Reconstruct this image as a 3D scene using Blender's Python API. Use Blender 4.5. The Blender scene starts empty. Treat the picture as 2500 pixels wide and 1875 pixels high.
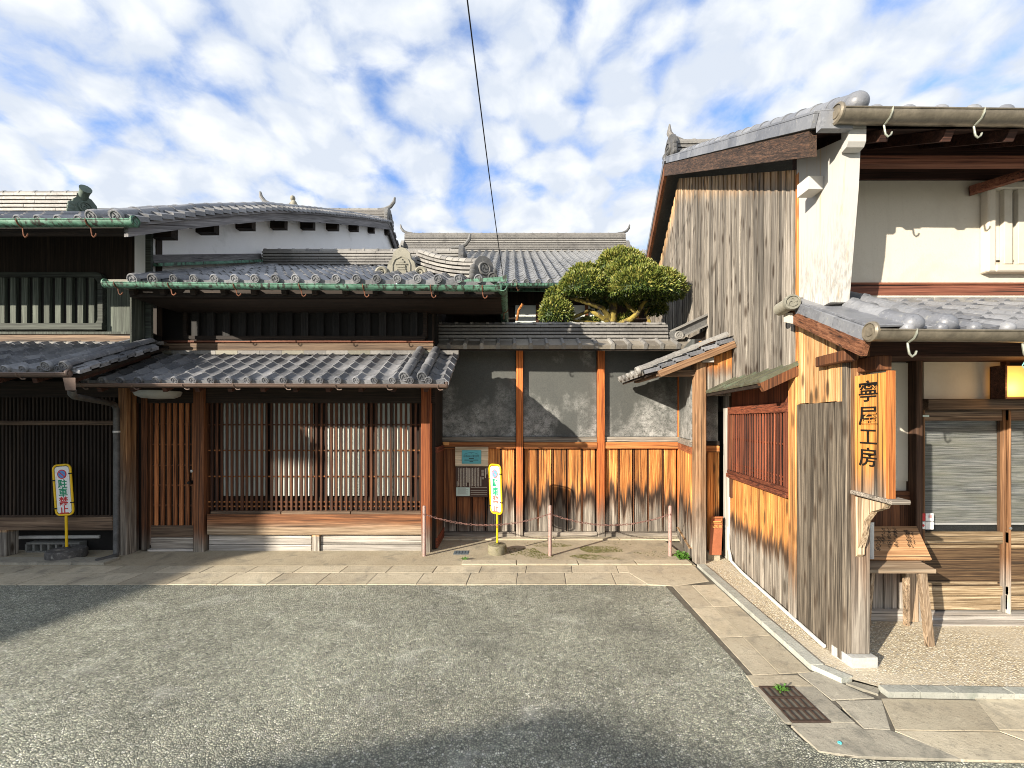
import bpy, bmesh, math, random
from mathutils import Vector, Matrix, Euler

# ------------------------------------------------------------------ camera, sky, sun, exposure
SC = bpy.context.scene
COL = SC.collection
R = random.Random(11)
F = 1050.0; EYE = 1.6; CU = 1250.0; CV = 1025.0     # photo: focal length (px), eye height (m), vanishing point

cam = bpy.data.cameras.new('camera'); camo = bpy.data.objects.new('camera', cam); COL.objects.link(camo)
camo.location = (0, 0, EYE); camo.rotation_euler = (math.radians(90), 0, 0)
cam.sensor_width = 36; cam.lens = F / 2500 * 36; cam.shift_y = 87.5 / 2500
cam.clip_start = 0.05; cam.clip_end = 3000
SC.camera = camo

SUN_EL = math.radians(18.0)
sdir = Vector((.768 * math.cos(SUN_EL), .640 * math.cos(SUN_EL), -math.sin(SUN_EL)))   # travel of the light
sun = bpy.data.lights.new('sun', 'SUN'); suno = bpy.data.objects.new('sun', sun); COL.objects.link(suno)
sun.energy = 5.0; sun.angle = math.radians(0.5); sun.color = (1.0, .90, .76)
suno.rotation_euler = sdir.to_track_quat('-Z', 'Y').to_euler(); suno.location = (-8, -8, 8)

SC.view_settings.view_transform = 'Standard'; SC.view_settings.look = 'None'
SC.view_settings.gamma = 1.0; SC.view_settings.use_curve_mapping = False
SC.view_settings.exposure = 1.1
SC.cycles.max_bounces = 6; SC.cycles.diffuse_bounces = 3; SC.cycles.glossy_bounces = 2
SC.cycles.transparent_max_bounces = 6
SC.cycles.use_denoising = True; SC.cycles.use_adaptive_sampling = False; SC.cycles.sample_clamp_indirect = 4.0
SC.cycles.pixel_filter_type = 'BLACKMAN_HARRIS'; SC.cycles.filter_width = 1.0

class NT:
    def __init__(s, tree): s.t = tree; s.n = tree.nodes; s.l = tree.links
    def add(s, typ, ins=None, **kw):
        nd = s.n.new(typ)
        for k, v in kw.items(): setattr(nd, k, v)
        for k, v in (ins or {}).items(): s.set(nd.inputs[k], v)
        return nd
    def set(s, sock, v):
        if isinstance(v, bpy.types.NodeSocket): s.l.new(v, sock)
        else: sock.default_value = v
    def math(s, op, a, b=0.0, c=0.0, clamp=False):
        nd = s.n.new('ShaderNodeMath'); nd.operation = op; nd.use_clamp = clamp
        s.set(nd.inputs[0], a); s.set(nd.inputs[1], b); s.set(nd.inputs[2], c)
        return nd.outputs[0]
    def vmath(s, op, a, b=(0, 0, 0)):
        nd = s.n.new('ShaderNodeVectorMath'); nd.operation = op
        s.set(nd.inputs[0], a); s.set(nd.inputs[1], b)
        return nd.outputs[0]
    def noise(s, vec, scale, detail=4, rough=.55, dist=0.0):
        nd = s.add('ShaderNodeTexNoise', {'Scale': scale, 'Detail': detail, 'Roughness': rough, 'Distortion': dist})
        s.l.new(vec, nd.inputs['Vector']); return nd.outputs['Fac']
    def ramp(s, fac, stops, interp='LINEAR'):
        nd = s.n.new('ShaderNodeValToRGB'); s.l.new(fac, nd.inputs[0]); cr = nd.color_ramp; cr.interpolation = interp
        while len(cr.elements) < len(stops): cr.elements.new(.5)
        for e, (p, c) in zip(cr.elements, stops):
            e.position = p; e.color = (*c, 1) if len(c) == 3 else c
        return nd.outputs[0]
    def mr(s, v, a, b, c=0.0, d=1.0, smooth=False):
        nd = s.add('ShaderNodeMapRange', {0: v, 1: a, 2: b, 3: c, 4: d}); nd.clamp = True
        if smooth: nd.interpolation_type = 'SMOOTHSTEP'
        return nd.outputs[0]
    def mix(s, f, a, b, blend='MIX'):
        nd = s.n.new('ShaderNodeMix'); nd.data_type = 'RGBA'; nd.blend_type = blend
        s.set(nd.inputs[0], f)
        for i, v in ((6, a), (7, b)):
            if isinstance(v, bpy.types.NodeSocket): s.l.new(v, nd.inputs[i])
            else: nd.inputs[i].default_value = (*v, 1) if len(v) == 3 else v
        return nd.outputs[2]

world = bpy.data.worlds.new('World'); SC.world = world; world.use_nodes = True
w = NT(world.node_tree); w.n.clear()
out = w.add('ShaderNodeOutputWorld'); bg = w.add('ShaderNodeBackground', {'Strength': 0.13})
sky = w.add('ShaderNodeTexSky'); sky.sky_type = 'NISHITA'; sky.sun_disc = False
sky.sun_elevation = SUN_EL; sky.sun_rotation = math.atan2(-.768, -.640); sky.altitude = 50; sky.air_density = 1.0; sky.dust_density = .3; sky.ozone_density = 3.0
tc = w.add('ShaderNodeTexCoord')
sx = w.add('ShaderNodeSeparateXYZ'); w.l.new(tc.outputs['Generated'], sx.inputs[0])
zz = w.math('ADD', w.math('MAXIMUM', sx.outputs[2], 0.0), 0.34)
cv = w.add('ShaderNodeCombineXYZ')
w.set(cv.inputs[0], w.math('DIVIDE', sx.outputs[0], zz)); w.set(cv.inputs[1], w.math('DIVIDE', sx.outputs[1], zz))
vec = w.vmath('ADD', cv.outputs[0], (3.7, 1.9, 0))
warp = w.add('ShaderNodeTexNoise', {'Scale': 4.0, 'Detail': 3}); w.l.new(vec, warp.inputs['Vector'])
wv = w.vmath('ADD', vec, w.vmath('MULTIPLY', w.vmath('SUBTRACT', warp.outputs['Color'], (.5, .5, .5)), (.12, .12, 0)))
vor = w.add('ShaderNodeTexVoronoi', {'Scale': 12.0, 'Randomness': 1.0}); vor.feature = 'SMOOTH_F1'
vor.inputs['Smoothness'].default_value = .35; w.l.new(wv, vor.inputs['Vector'])
n1 = w.noise(wv, 14.0, 7, .62); n2 = w.noise(vec, 3.6, 4, .5); n3 = w.noise(wv, 9.0, 5, .5)
puff = w.math('MULTIPLY_ADD', vor.outputs['Distance'], -.85, 1.0)
den = w.math('ADD', w.math('MULTIPLY', puff, .62), w.math('MULTIPLY', n1, .42))
den = w.math('ADD', den, w.math('MULTIPLY', w.math('SUBTRACT', n2, .5), .34))
den = w.math('ADD', den, w.mr(sx.outputs[2], .0, .55, .20, 0.0))
cov = w.mr(den, .25, .60, 0, 1, True)
shade = w.mr(w.math('ADD', n3, w.math('MULTIPLY', w.math('SUBTRACT', den, .75), .5)), .36, .66)
ccol = w.mix(shade, (2.75, 3.0, 3.4), (3.95, 4.02, 4.05))
skyc = w.mix(1.0, sky.outputs[0], (.80, 1.0, 1.28), 'MULTIPLY')
col = w.mix(cov, skyc, ccol)
w.l.new(col, bg.inputs[0]); w.l.new(bg.outputs[0], out.inputs[0])

# ------------------------------------------------------------------ mesh helpers
WL = {}                                                             # world location of every placed parent
def setp(o, label=None, cat=None, group=None, kind=None):
    if label: o['label'] = label
    if cat: o['category'] = cat
    if group: o['group'] = group
    if kind: o['kind'] = kind
    return o
def thing(name, label, cat, loc, group=None):
    o = bpy.data.objects.new(name, None); COL.objects.link(o); o.empty_display_size = .2
    o.location = loc; WL[o.name] = Vector(loc)
    return setp(o, label, cat, group)
def px(u, v, Y): return Vector(((u - CU) / F * Y, Y, EYE - (v - CV) / F * Y))
def X(u, Y): return (u - CU) / F * Y
def Z(v, Y): return EYE - (v - CV) / F * Y

class MB:
    def __init__(s): s.v = []; s.f = []
    def add(s, vs, fs):
        b = len(s.v); s.v += [Vector(p) for p in vs]; s.f += [tuple(b + i for i in f) for f in fs]; return s
    def hexa(s, p):          # 8 corners: bottom 4 then top 4
        return s.add(p, [(0, 3, 2, 1), (4, 5, 6, 7), (0, 1, 5, 4), (1, 2, 6, 5), (2, 3, 7, 6), (3, 0, 4, 7)])
    def obox(s, o, a, b, c, ch=0.0):     # corner o with edges a, b, c
        o, a, b, c = Vector(o), Vector(a), Vector(b), Vector(c)
        if ch <= 0:
            return s.hexa([o, o + a, o + a + b, o + b, o + c, o + a + c, o + a + b + c, o + b + c])
        la, lb, lc = a.length, b.length, c.length
        k = min(ch, la * .3, lb * .3, lc * .3); ua, ub, uc = a / la, b / lb, c / lc
        base = len(s.v); idx = {}
        for i in (0, 1):
            for j in (0, 1):
                for l in (0, 1):
                    P = o + a * i + b * j + c * l
                    di, dj, dl = (1 - 2 * i) * k, (1 - 2 * j) * k, (1 - 2 * l) * k
                    for t, q in enumerate((P + ub * dj + uc * dl, P + ua * di + uc * dl, P + ua * di + ub * dj)):
                        idx[(i, j, l, t)] = len(s.v); s.v.append(q)
        for i in (0, 1):
            s.f.append(tuple(idx[(i, j, l, 0)] for j, l in ((0, 0), (1, 0), (1, 1), (0, 1))))
            s.f.append(tuple(idx[(j, i, l, 1)] for j, l in ((0, 0), (1, 0), (1, 1), (0, 1))))
            s.f.append(tuple(idx[(j, l, i, 2)] for j, l in ((0, 0), (1, 0), (1, 1), (0, 1))))
        for i in (0, 1):
            for j in (0, 1):
                s.f.append((idx[(i, j, 0, 0)], idx[(i, j, 1, 0)], idx[(i, j, 1, 1)], idx[(i, j, 0, 1)]))
                s.f.append((idx[(i, 0, j, 0)], idx[(i, 1, j, 0)], idx[(i, 1, j, 2)], idx[(i, 0, j, 2)]))
                s.f.append((idx[(0, i, j, 1)], idx[(1, i, j, 1)], idx[(1, i, j, 2)], idx[(0, i, j, 2)]))
                for l in (0, 1): s.f.append((idx[(i, j, l, 0)], idx[(i, j, l, 1)], idx[(i, j, l, 2)]))
        return s
    def box(s, x0, x1, y0, y1, z0, z1, ch=0.0):
        return s.obox((x0, y0, z0), (x1 - x0, 0, 0), (0, y1 - y0, 0), (0, 0, z1 - z0), ch)
    def beam(s, p0, p1, w_, h_, up=(0, 0, 1), ch=0.0):     # centre line p0-p1
        p0, p1 = Vector(p0), Vector(p1); d = (p1 - p0); t = d.normalized()
        side = t.cross(Vector(up)).normalized(); u = side.cross(t).normalized()
        return s.obox(p0 - side * w_ / 2 - u * h_ / 2, d, side * w_, u * h_, ch)
    def prism(s, pts, ext):
        n = len(pts); e = Vector(ext); base = len(s.v)
        s.v += [Vector(p) for p in pts] + [Vector(p) + e for p in pts]
        s.f += [tuple(base + i for i in range(n))[::-1], tuple(base + n + i for i in range(n))]
        for i in range(n):
            j = (i + 1) % n; s.f.append((base + i, base + j, base + n + j, base + n + i))
        return s
    def tube(s, path, r, seg=8, caps=True):
        path = [Vector(p) for p in path]; n = len(path); rs = r if isinstance(r, (list, tuple)) else [r] * n
        base = len(s.v); prev = None
        for i, p in enumerate(path):
            t = (path[min(i + 1, n - 1)] - path[max(i - 1, 0)]).normalized()
            if prev is None:
                a = t.cross(Vector((0, 0, 1)) if abs(t.z) < .9 else Vector((1, 0, 0))).normalized()
            else: a = (prev - t * prev.dot(t)).normalized()
            prev = a; b = t.cross(a)
            for k in range(seg):
                an = 2 * math.pi * k / seg; s.v.append(p + (a * math.cos(an) + b * math.sin(an)) * rs[i])
        for i in range(n - 1):
            for k in range(seg):
                k2 = (k + 1) % seg
                s.f.append((base + i * seg + k, base + i * seg + k2, base + (i + 1) * seg + k2, base + (i + 1) * seg + k))
        if caps:
            s.f.append(tuple(base + k for k in range(seg))[::-1]); s.f.append(tuple(base + (n - 1) * seg + k for k in range(seg)))
        return s
    def lathe(s, prof, c=(0, 0, 0), ax=(0, 0, 1), seg=16):     # prof (r, h) along ax
        c = Vector(c); t = Vector(ax).normalized()
        a = t.cross(Vector((0, 0, 1)) if abs(t.z) < .9 else Vector((1, 0, 0))).normalized(); b = t.cross(a)
        base = len(s.v)
        for r_, h in prof:
            for k in range(seg):
                an = 2 * math.pi * k / seg; s.v.append(c + t * h + (a * math.cos(an) + b * math.sin(an)) * r_)
        for i in range(len(prof) - 1):
            for k in range(seg):
                k2 = (k + 1) % seg
                s.f.append((base + i * seg + k, base + i * seg + k2, base + (i + 1) * seg + k2, base + (i + 1) * seg + k))
        s.f.append(tuple(base + k for k in range(seg))[::-1]); m = base + (len(prof) - 1) * seg
        s.f.append(tuple(m + k for k in range(seg)))
        return s
    def halfpipe(s, p0, p1, r, th=.006, seg=8, up=(0, 0, 1), a0=180, a1=360):
        p0, p1 = Vector(p0), Vector(p1); t = (p1 - p0).normalized(); side = t.cross(Vector(up)).normalized(); u = side.cross(t)
        pts = []
        for k in range(seg + 1):
            an = math.radians(a0 + (a1 - a0) * k / seg); pts.append((side * math.cos(an) + u * math.sin(an)))
        base = len(s.v); n = seg + 1
        for P in (p0, p1):
            for q in pts: s.v.append(P + q * r)
            for q in pts: s.v.append(P + q * (r - th))
        for k in range(seg):
            s.f.append((base + k, base + k + 1, base + 2 * n + k + 1, base + 2 * n + k))
            s.f.append((base + n + k + 1, base + n + k, base + 3 * n + k, base + 3 * n + k + 1))
            s.f.append((base + k + 1, base + k, base + n + k, base + n + k + 1))
            s.f.append((base + 2 * n + k, base + 2 * n + k + 1, base + 3 * n + k + 1, base + 3 * n + k))
        for k in (0, seg): s.f.append((base + k, base + n + k, base + 3 * n + k, base + 2 * n + k))
        return s
    def ball(s, c, rx, ry, rz, seg=12, rings=7, z0=-1.0):
        c = Vector(c); base = len(s.v)
        for i in range(rings + 1):
            ph = math.asin(max(-1, min(1, z0))) + (math.pi / 2 - math.asin(z0)) * i / rings
            for k in range(seg):
                an = 2 * math.pi * k / seg
                s.v.append(c + Vector((rx * math.cos(ph) * math.cos(an), ry * math.cos(ph) * math.sin(an), rz * math.sin(ph))))
        for i in range(rings):
            for k in range(seg):
                k2 = (k + 1) % seg
                s.f.append((base + i * seg + k, base + i * seg + k2, base + (i + 1) * seg + k2, base + (i + 1) * seg + k))
        s.f.append(tuple(base + k for k in range(seg))[::-1])
        return s
    def mesh(s, name, mat, smooth=False, M=None, recalc=True):
        me = bpy.data.meshes.new(name)
        vs = [M @ p for p in s.v] if M else s.v
        me.from_pydata([tuple(p) for p in vs], [], s.f)
        if recalc:
            bm = bmesh.new(); bm.from_mesh(me); bmesh.ops.recalc_face_normals(bm, faces=bm.faces); bm.to_mesh(me); bm.free()
        if mat: me.materials.append(mat)
        if smooth:
            me.polygons.foreach_set('use_smooth', [True] * len(me.polygons))
            try: me.set_sharp_from_angle(angle=math.radians(40))
            except Exception: pass
        me.update(); return me
    def build(s, name, mat, parent=None, smooth=False, label=None, cat=None, group=None, kind=None, recalc=True):
        lo = Vector((min(p.x for p in s.v), min(p.y for p in s.v), min(p.z for p in s.v)))
        hi = Vector((max(p.x for p in s.v), max(p.y for p in s.v), max(p.z for p in s.v)))
        c = (lo + hi) / 2
        if parent is None: c.z = lo.z
        me = s.mesh(name, mat, smooth, Matrix.Translation(-c), recalc)
        return put(me, name, parent, Matrix.Translation(c), label, cat, group, kind)
def put(me, name, parent=None, M=None, label=None, cat=None, group=None, kind=None):
    o = bpy.data.objects.new(name, me); COL.objects.link(o)
    M = M or Matrix(); loc = M.translation.copy(); WL[o.name] = loc
    if parent is not None:
        o.parent = parent; o.location = loc - WL[parent.name]
    else: o.location = loc
    o.rotation_euler = M.to_euler()
    return setp(o, label, cat, group, kind)
def copy_thing(root, loc):
    r = root.copy(); COL.objects.link(r); r.location = loc; WL[r.name] = Vector(loc)
    for ch in list(root.children):
        c = ch.copy(); COL.objects.link(c); c.parent = r; WL[c.name] = Vector(loc) + Vector(ch.location)
        for g in list(ch.children):
            d = g.copy(); COL.objects.link(d); d.parent = c
    return r
def frame(o, x, y):      # matrix with local x, y axes and origin
    x = Vector(x).normalized(); y = Vector(y).normalized(); z = x.cross(y).normalized()
    return Matrix(((x.x, y.x, z.x, o[0]), (x.y, y.y, z.y, o[1]), (x.z, y.z, z.z, o[2]), (0, 0, 0, 1)))
def text_mesh(body, size, mat, ext=.001, bold=0.0):
    c = bpy.data.curves.new('lettering', 'FONT'); c.body = body; c.size = size; c.resolution_u = 2; c.extrude = ext; c.offset = bold
    c.align_x = 'CENTER'; c.align_y = 'CENTER'
    o = bpy.data.objects.new('lettering_source', c); COL.objects.link(o); bpy.context.view_layer.update()
    me = bpy.data.meshes.new_from_object(o.evaluated_get(bpy.context.evaluated_depsgraph_get()))
    bpy.data.objects.remove(o); bpy.data.curves.remove(c)
    me.materials.clear(); me.materials.append(mat); me.name = 'lettering'
    return me

# ------------------------------------------------------------------ materials
MATS = {}
def newmat(name):
    m = bpy.data.materials.new(name); m.use_nodes = True; t = NT(m.node_tree); t.n.clear()
    o = t.add('ShaderNodeOutputMaterial'); p = t.add('ShaderNodeBsdfPrincipled'); t.l.new(p.outputs[0], o.inputs[0])
    MATS[name] = m; return m, t, p
def bump(t, p, h, strength, dist=.01):
    b = t.add('ShaderNodeBump', {'Strength': strength, 'Distance': dist}); t.l.new(h, b.inputs['Height']); t.l.new(b.outputs[0], p.inputs['Normal'])
def plain(name, col, rough=.6, var=.15, scale=8, metal=0.0, bmp=.15, bscale=60, stain=None, spec=.4):
    m, t, p = newmat(name); g = t.add('ShaderNodeNewGeometry'); oi = t.add('ShaderNodeObjectInfo')
    n = t.noise(g.outputs['Position'], scale, 5, .6); n2 = t.noise(g.outputs['Position'], bscale, 3, .6)
    f = t.math('ADD', t.mr(n, .3, .7, 1 - var, 1 + var), t.math('MULTIPLY', t.math('SUBTRACT', oi.outputs['Random'], .5), var))
    f = t.math('MULTIPLY', f, t.mr(n2, .3, .7, 1 - var * .5, 1 + var * .5))
    c = t.mix(1.0, col, t.mix(1.0, (0, 0, 0), (1, 1, 1)), 'MULTIPLY')
    cm = t.add('ShaderNodeVectorMath', operation='SCALE'); t.l.new(c, cm.inputs[0]); t.l.new(f, cm.inputs['Scale']); c = cm.outputs[0]
    if stain:
        scol, lo, hi, sc = stain
        sn = t.noise(g.outputs['Position'], sc, 6, .65); c = t.mix(t.mr(sn, lo, hi), c, scol)
    t.l.new(c, p.inputs['Base Color']); p.inputs['Roughness'].default_value = rough; p.inputs['Metallic'].default_value = metal
    p.inputs['Specular IOR Level'].default_value = spec
    if bmp: bump(t, p, t.math('ADD', n2, n), bmp, .004)
    return m
def wood(name, stops, axis='z', rough=.75, weather=None, tip=None, knots=0.0, bmp=.35, tone=.35, fine=1.0, shear=(0, 0)):
    """stops: dark, mid, light.  weather=(z_lo, z_hi, ragged, greys, band): grey rain-washed foot of a board."""
    m, t, p = newmat(name); g = t.add('ShaderNodeNewGeometry'); oi = t.add('ShaderNodeObjectInfo')
    rv = t.add('ShaderNodeCombineXYZ')
    t.set(rv.inputs[0], t.math('MULTIPLY', oi.outputs['Random'], 37.0)); t.set(rv.inputs[1], t.math('MULTIPLY', oi.outputs['Random'], 91.0)); t.set(rv.inputs[2], t.math('MULTIPLY', oi.outputs['Random'], 53.0))
    pos = g.outputs['Position']; spos = pos
    if shear != (0, 0):          # grain that runs along a sloping member
        s0 = t.add('ShaderNodeSeparateXYZ'); t.l.new(pos, s0.inputs[0]); c0 = t.add('ShaderNodeCombineXYZ'); t.set(c0.inputs[0], s0.outputs[0]); t.set(c0.inputs[1], s0.outputs[1])
        t.set(c0.inputs[2], t.math('SUBTRACT', s0.outputs[2], t.math('ADD', t.math('MULTIPLY', s0.outputs[0], shear[0]), t.math('MULTIPLY', s0.outputs[1], shear[1])))); spos = c0.outputs[0]
    vec = t.vmath('ADD', spos, rv.outputs[0])
    def sc(a, b): return tuple(b if c == axis else a for c in 'xyz')
    low = t.noise(t.vmath('MULTIPLY', vec, sc(12, .6)), 1.0, 3, .5)
    wv = t.vmath('ADD', t.vmath('MULTIPLY', vec, sc(75 * fine, 1.25)), t.vmath('SCALE', t.vmath('MULTIPLY', rv.outputs[0], (0, 0, 0))))
    fig = t.noise(wv, 1.0, 5, .62, .8)
    fib = t.noise(t.vmath('MULTIPLY', vec, sc(260 * fine, 4.0)), 1.0, 3, .6)
    crk = t.noise(t.vmath('MULTIPLY', vec, sc(70 * fine, .9)), 1.0, 3, .5)
    gr = t.math('ADD', t.math('MULTIPLY', fig, .58), t.math('MULTIPLY', fib, .42))
    c = t.ramp(gr, [(.37, stops[0]), (.5, stops[1]), (.62, stops[2])])
    h = gr
    def grey_of(gs): return t.ramp(gr, [(.38, gs[0]), (.5, gs[1]), (.61, gs[2])])
    sp = t.add('ShaderNodeSeparateXYZ'); t.l.new(pos, sp.inputs[0])
    if weather:
        lo, hi, rag, gs, band = weather
        rg = t.noise(t.vmath('MULTIPLY', vec, sc(16, 1.1)), 1.0, 4, .6)
        hh = t.math('ADD', sp.outputs[2], t.math('MULTIPLY', t.math('SUBTRACT', rg, .5), -rag))
        k = t.mr(hh, lo, hi, 0, 1, True)
        c = t.mix(k, grey_of(gs), c)
        if band:
            bz = t.math('MULTIPLY', t.math('MULTIPLY', k, t.math('SUBTRACT', 1.0, k)), 4.0)
            c = t.mix(t.math('MULTIPLY', bz, band), c, (.018, .012, .009))
    if tip:          # pale fresh wood at the sheltered top of each board (generated height)
        lo, hi, gs = tip
        tcn = t.add('ShaderNodeTexCoord'); s2 = t.add('ShaderNodeSeparateXYZ'); t.l.new(tcn.outputs['Generated'], s2.inputs[0])
        rg = t.noise(t.vmath('MULTIPLY', vec, sc(22, 1.2)), 1.0, 4, .6)
        hh = t.math('ADD', s2.outputs[2], t.math('MULTIPLY', t.math('SUBTRACT', rg, .5), .12))
        c = t.mix(t.mr(hh, lo, hi), c, grey_of(gs))
    if knots:
        vo = t.add('ShaderNodeTexVoronoi', {'Scale': 1.0, 'Randomness': 1.0}); t.l.new(t.vmath('MULTIPLY', vec, sc(10, 3.6)), vo.inputs['Vector'])
        kn = t.mr(vo.outputs['Distance'], .15, .30, 1, 0); c = t.mix(t.math('MULTIPLY', kn, knots), c, (.03, .018, .01))
    c = t.mix(t.mr(crk, .60, .67, 0, .85), c, (.012, .009, .007))
    f = t.math('MULTIPLY', t.mr(low, .3, .7, 1 - tone, 1 + tone), t.mr(oi.outputs['Random'], 0, 1, 1 - tone * .85, 1 + tone * .85))
    cm = t.add('ShaderNodeVectorMath', operation='SCALE'); t.l.new(c, cm.inputs[0]); t.l.new(f, cm.inputs['Scale'])
    t.l.new(cm.outputs[0], p.inputs['Base Color']); p.inputs['Roughness'].default_value = rough; p.inputs['Specular IOR Level'].default_value = .3
    bump(t, p, t.math('SUBTRACT', h, t.mr(crk, .6, .7, 0, .6)), bmp, .004)
    return m
GREY = ((.075, .062, .050), (.20, .175, .145), (.40, .36, .30))
PALE = ((.20, .18, .15), (.40, .37, .33), (.62, .58, .52))
ORG = ((.16, .042, .010), (.46, .17, .042), (.72, .36, .11))
TAN = ((.28, .11, .035), (.54, .30, .125), (.74, .52, .28))
BRN = ((.030, .012, .006), (.105, .040, .017), (.20, .080, .032))
DRK = ((.006, .0045, .0035), (.020, .013, .009), (.045, .030, .020))
RED = ((.05, .014, .008), (.15, .042, .020), (.25, .080, .038))
W_FENCE = wood('fence_board_wood', ((.085, .024, .008), (.46, .17, .042), (.76, .40, .13)), 'z', weather=(.30, .78, 1.0, GREY, .95), fine=.8, tone=.5)
W_FDARK = wood('dark_fence_board_wood', ((.05, .016, .008), (.17, .06, .022), (.30, .12, .045)), 'z', weather=(.05, .40, .6, GREY, .6), fine=.8)
W_FPOST = wood('fence_post_wood', ((.14, .032, .010), (.38, .105, .026), (.56, .20, .05)), 'z', weather=(.10, .62, .4, GREY, .3))
W_RAIL = wood('rail_wood', ((.12, .035, .012), (.36, .13, .04), (.52, .24, .08)), 'x')
W_GREYX = wood('grey_beam_wood', GREY, 'x')
W_GREYZ = wood('grey_plank_wood', ((.045, .038, .032), (.17, .15, .125), (.38, .345, .295)), 'z', knots=.85, tone=.45, tip=(.89, .97, ((.20, .09, .035), (.42, .26, .13), (.62, .46, .28))))
W_LOWP = wood('lower_plank_wood', ((.15, .042, .012), (.50, .20, .050), (.80, .45, .155)), 'z', weather=(.36, .62, .5, GREY, .85), knots=.7, tone=.4)
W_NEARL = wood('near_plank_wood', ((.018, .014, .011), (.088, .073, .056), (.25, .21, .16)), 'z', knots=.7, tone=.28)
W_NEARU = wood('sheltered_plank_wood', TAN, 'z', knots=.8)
W_TAN = wood('tan_wood', ORG, 'z', knots=.5)
W_PILLAR = wood('pillar_wood', ((.05, .025, .012), (.20, .095, .04), (.40, .23, .11)), 'z', weather=(.2, 1.5, .9, GREY, .2))
W_BRN = wood('brown_post_wood', BRN, 'z', weather=(.02, .35, .25, ((.06, .05, .04), (.16, .14, .11), (.27, .24, .2)), 0))
W_BRNX = wood('brown_beam_wood', BRN, 'x')
W_SILL = wood('sill_beam_wood', ((.035, .014, .007), (.15, .06, .024), (.28, .12, .05)), 'x', weather=(.28, .42, .12, ((.09, .06, .04), (.22, .16, .10), (.36, .28, .2)), 0))
W_PALEX = wood('pale_plinth_wood', PALE, 'x')
W_DRK = wood('dark_wood', DRK, 'z')
W_DRKX = wood('dark_beam_wood', DRK, 'x')
W_OLDX = wood('old_beam_wood', ((.045, .028, .018), (.13, .085, .055), (.24, .17, .11)), 'x')
W_SLAT = wood('faded_green_slat_wood', ((.022, .027, .022), (.062, .074, .058), (.125, .14, .115)), 'z')
W_SLATD = wood('dark_green_frame_wood', ((.012, .014, .012), (.034, .040, .033), (.07, .08, .066)), 'x')
W_RED = wood('red_lattice_wood', RED, 'z')
W_REDY = wood('red_rail_wood', RED, 'y')
W_DOOR = wood('door_slat_wood', ((.09, .028, .010), (.27, .095, .032), (.42, .17, .06)), 'z')
W_LAT = wood('lattice_slat_wood', ((.014, .006, .004), (.060, .022, .010), (.14, .055, .022)), 'z')
W_VERGE = wood('verge_board_wood', ((.014, .009, .007), (.050, .032, .023), (.14, .075, .045)), 'y', bmp=.8, shear=(0, .543))
W_VERGEB = wood('brown_verge_wood', ((.06, .022, .012), (.17, .070, .034), (.28, .13, .07)), 'y', shear=(0, .46))
W_VERGEX = wood('lean_to_verge_wood', ((.05, .028, .016), (.17, .095, .05), (.30, .19, .11)), 'x', shear=(.396, 0))
W_VGREY = wood('grey_verge_wood', ((.10, .095, .10), (.19, .185, .19), (.30, .29, .295)), 'y', shear=(0, .42))
W_RAFT = wood('rafter_wood', ((.018, .008, .006), (.055, .024, .017), (.10, .045, .03)), 'x')
W_RAFTR = wood('purlin_wood', ((.06, .02, .012), (.16, .058, .032), (.25, .10, .055)), 'x')
W_SIGN = wood('sign_board_wood', ((.34, .11, .022), (.56, .235, .05), (.70, .36, .10)), 'z', weather=(1.05, 1.42, .55, GREY, .2), bmp=.2)
W_SIGNE = wood('sign_edge_wood', ((.20, .055, .016), (.38, .12, .03), (.55, .22, .06)), 'z', bmp=.2)
W_STOOL = wood('stool_wood', ((.16, .11, .07), (.32, .235, .155), (.50, .40, .29)), 'x')
W_STOOLZ = wood('stool_leg_wood', ((.13, .09, .055), (.28, .20, .13), (.45, .35, .25)), 'z')
W_WRIT = wood('writing_board_wood', ((.20, .10, .045), (.36, .20, .095), (.50, .31, .17)), 'x', bmp=.15)
W_DPANEL = wood('door_inset_wood', ((.016, .010, .006), (.075, .043, .022), (.19, .125, .065)), 'x', bmp=.4, tone=.25, fine=1.3)
W_DPAN = wood('door_panel_wood', ((.035, .022, .012), (.20, .14, .078), (.50, .40, .27)), 'x', bmp=.5, tone=.25, fine=1.2)
W_DFRAME = wood('door_frame_wood', ((.06, .028, .014), (.17, .085, .04), (.29, .16, .08)), 'z', weather=(.1, .55, .3, PALE, 0))
TILE = None
def tile_mat(name, c0, c1, moss=.0, rough=.42):
    m, t, p = newmat(name); g = t.add('ShaderNodeNewGeometry'); oi = t.add('ShaderNodeObjectInfo')
    n = t.noise(g.outputs['Position'], 7, 5, .6); n2 = t.noise(g.outputs['Position'], 45, 4, .65)
    f = t.math('ADD', t.math('MULTIPLY', n, .45), t.math('MULTIPLY', oi.outputs['Random'], .55))
    c = t.mix(t.mr(f, .2, .75), c0, c1)
    c = t.mix(t.mr(n2, .56, .72, 0, .5), c, tuple(x * 1.5 for x in c1))
    c = t.mix(t.mr(n2, .44, .30, 0, .55), c, tuple(x * .45 for x in c0))
    li = t.noise(g.outputs['Position'], 28, 6, .75); c = t.mix(t.mr(li, .60, .70, 0, .65), c, (.34, .335, .285)); c = t.mix(t.mr(t.noise(g.outputs['Position'], 3.5, 5, .65), .52, .68, 0, .55), c, tuple(x * .5 for x in c0))
    if moss: c = t.mix(t.mr(t.noise(g.outputs['Position'], 18, 5, .7), .60, .72, 0, moss), c, (.16, .15, .10))
    t.l.new(c, p.inputs['Base Color']); t.set(p.inputs['Roughness'], t.mr(n2, .3, .7, rough - .08, rough + .15)); p.inputs['Specular IOR Level'].default_value = .55
    bump(t, p, n2, .25, .003); return m
T_GREY = tile_mat('smoked_tile', (.095, .10, .112), (.265, .27, .285), .4)
T_OLD = tile_mat('old_tile', (.12, .115, .11), (.25, .24, .22), .55, .6)
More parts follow.
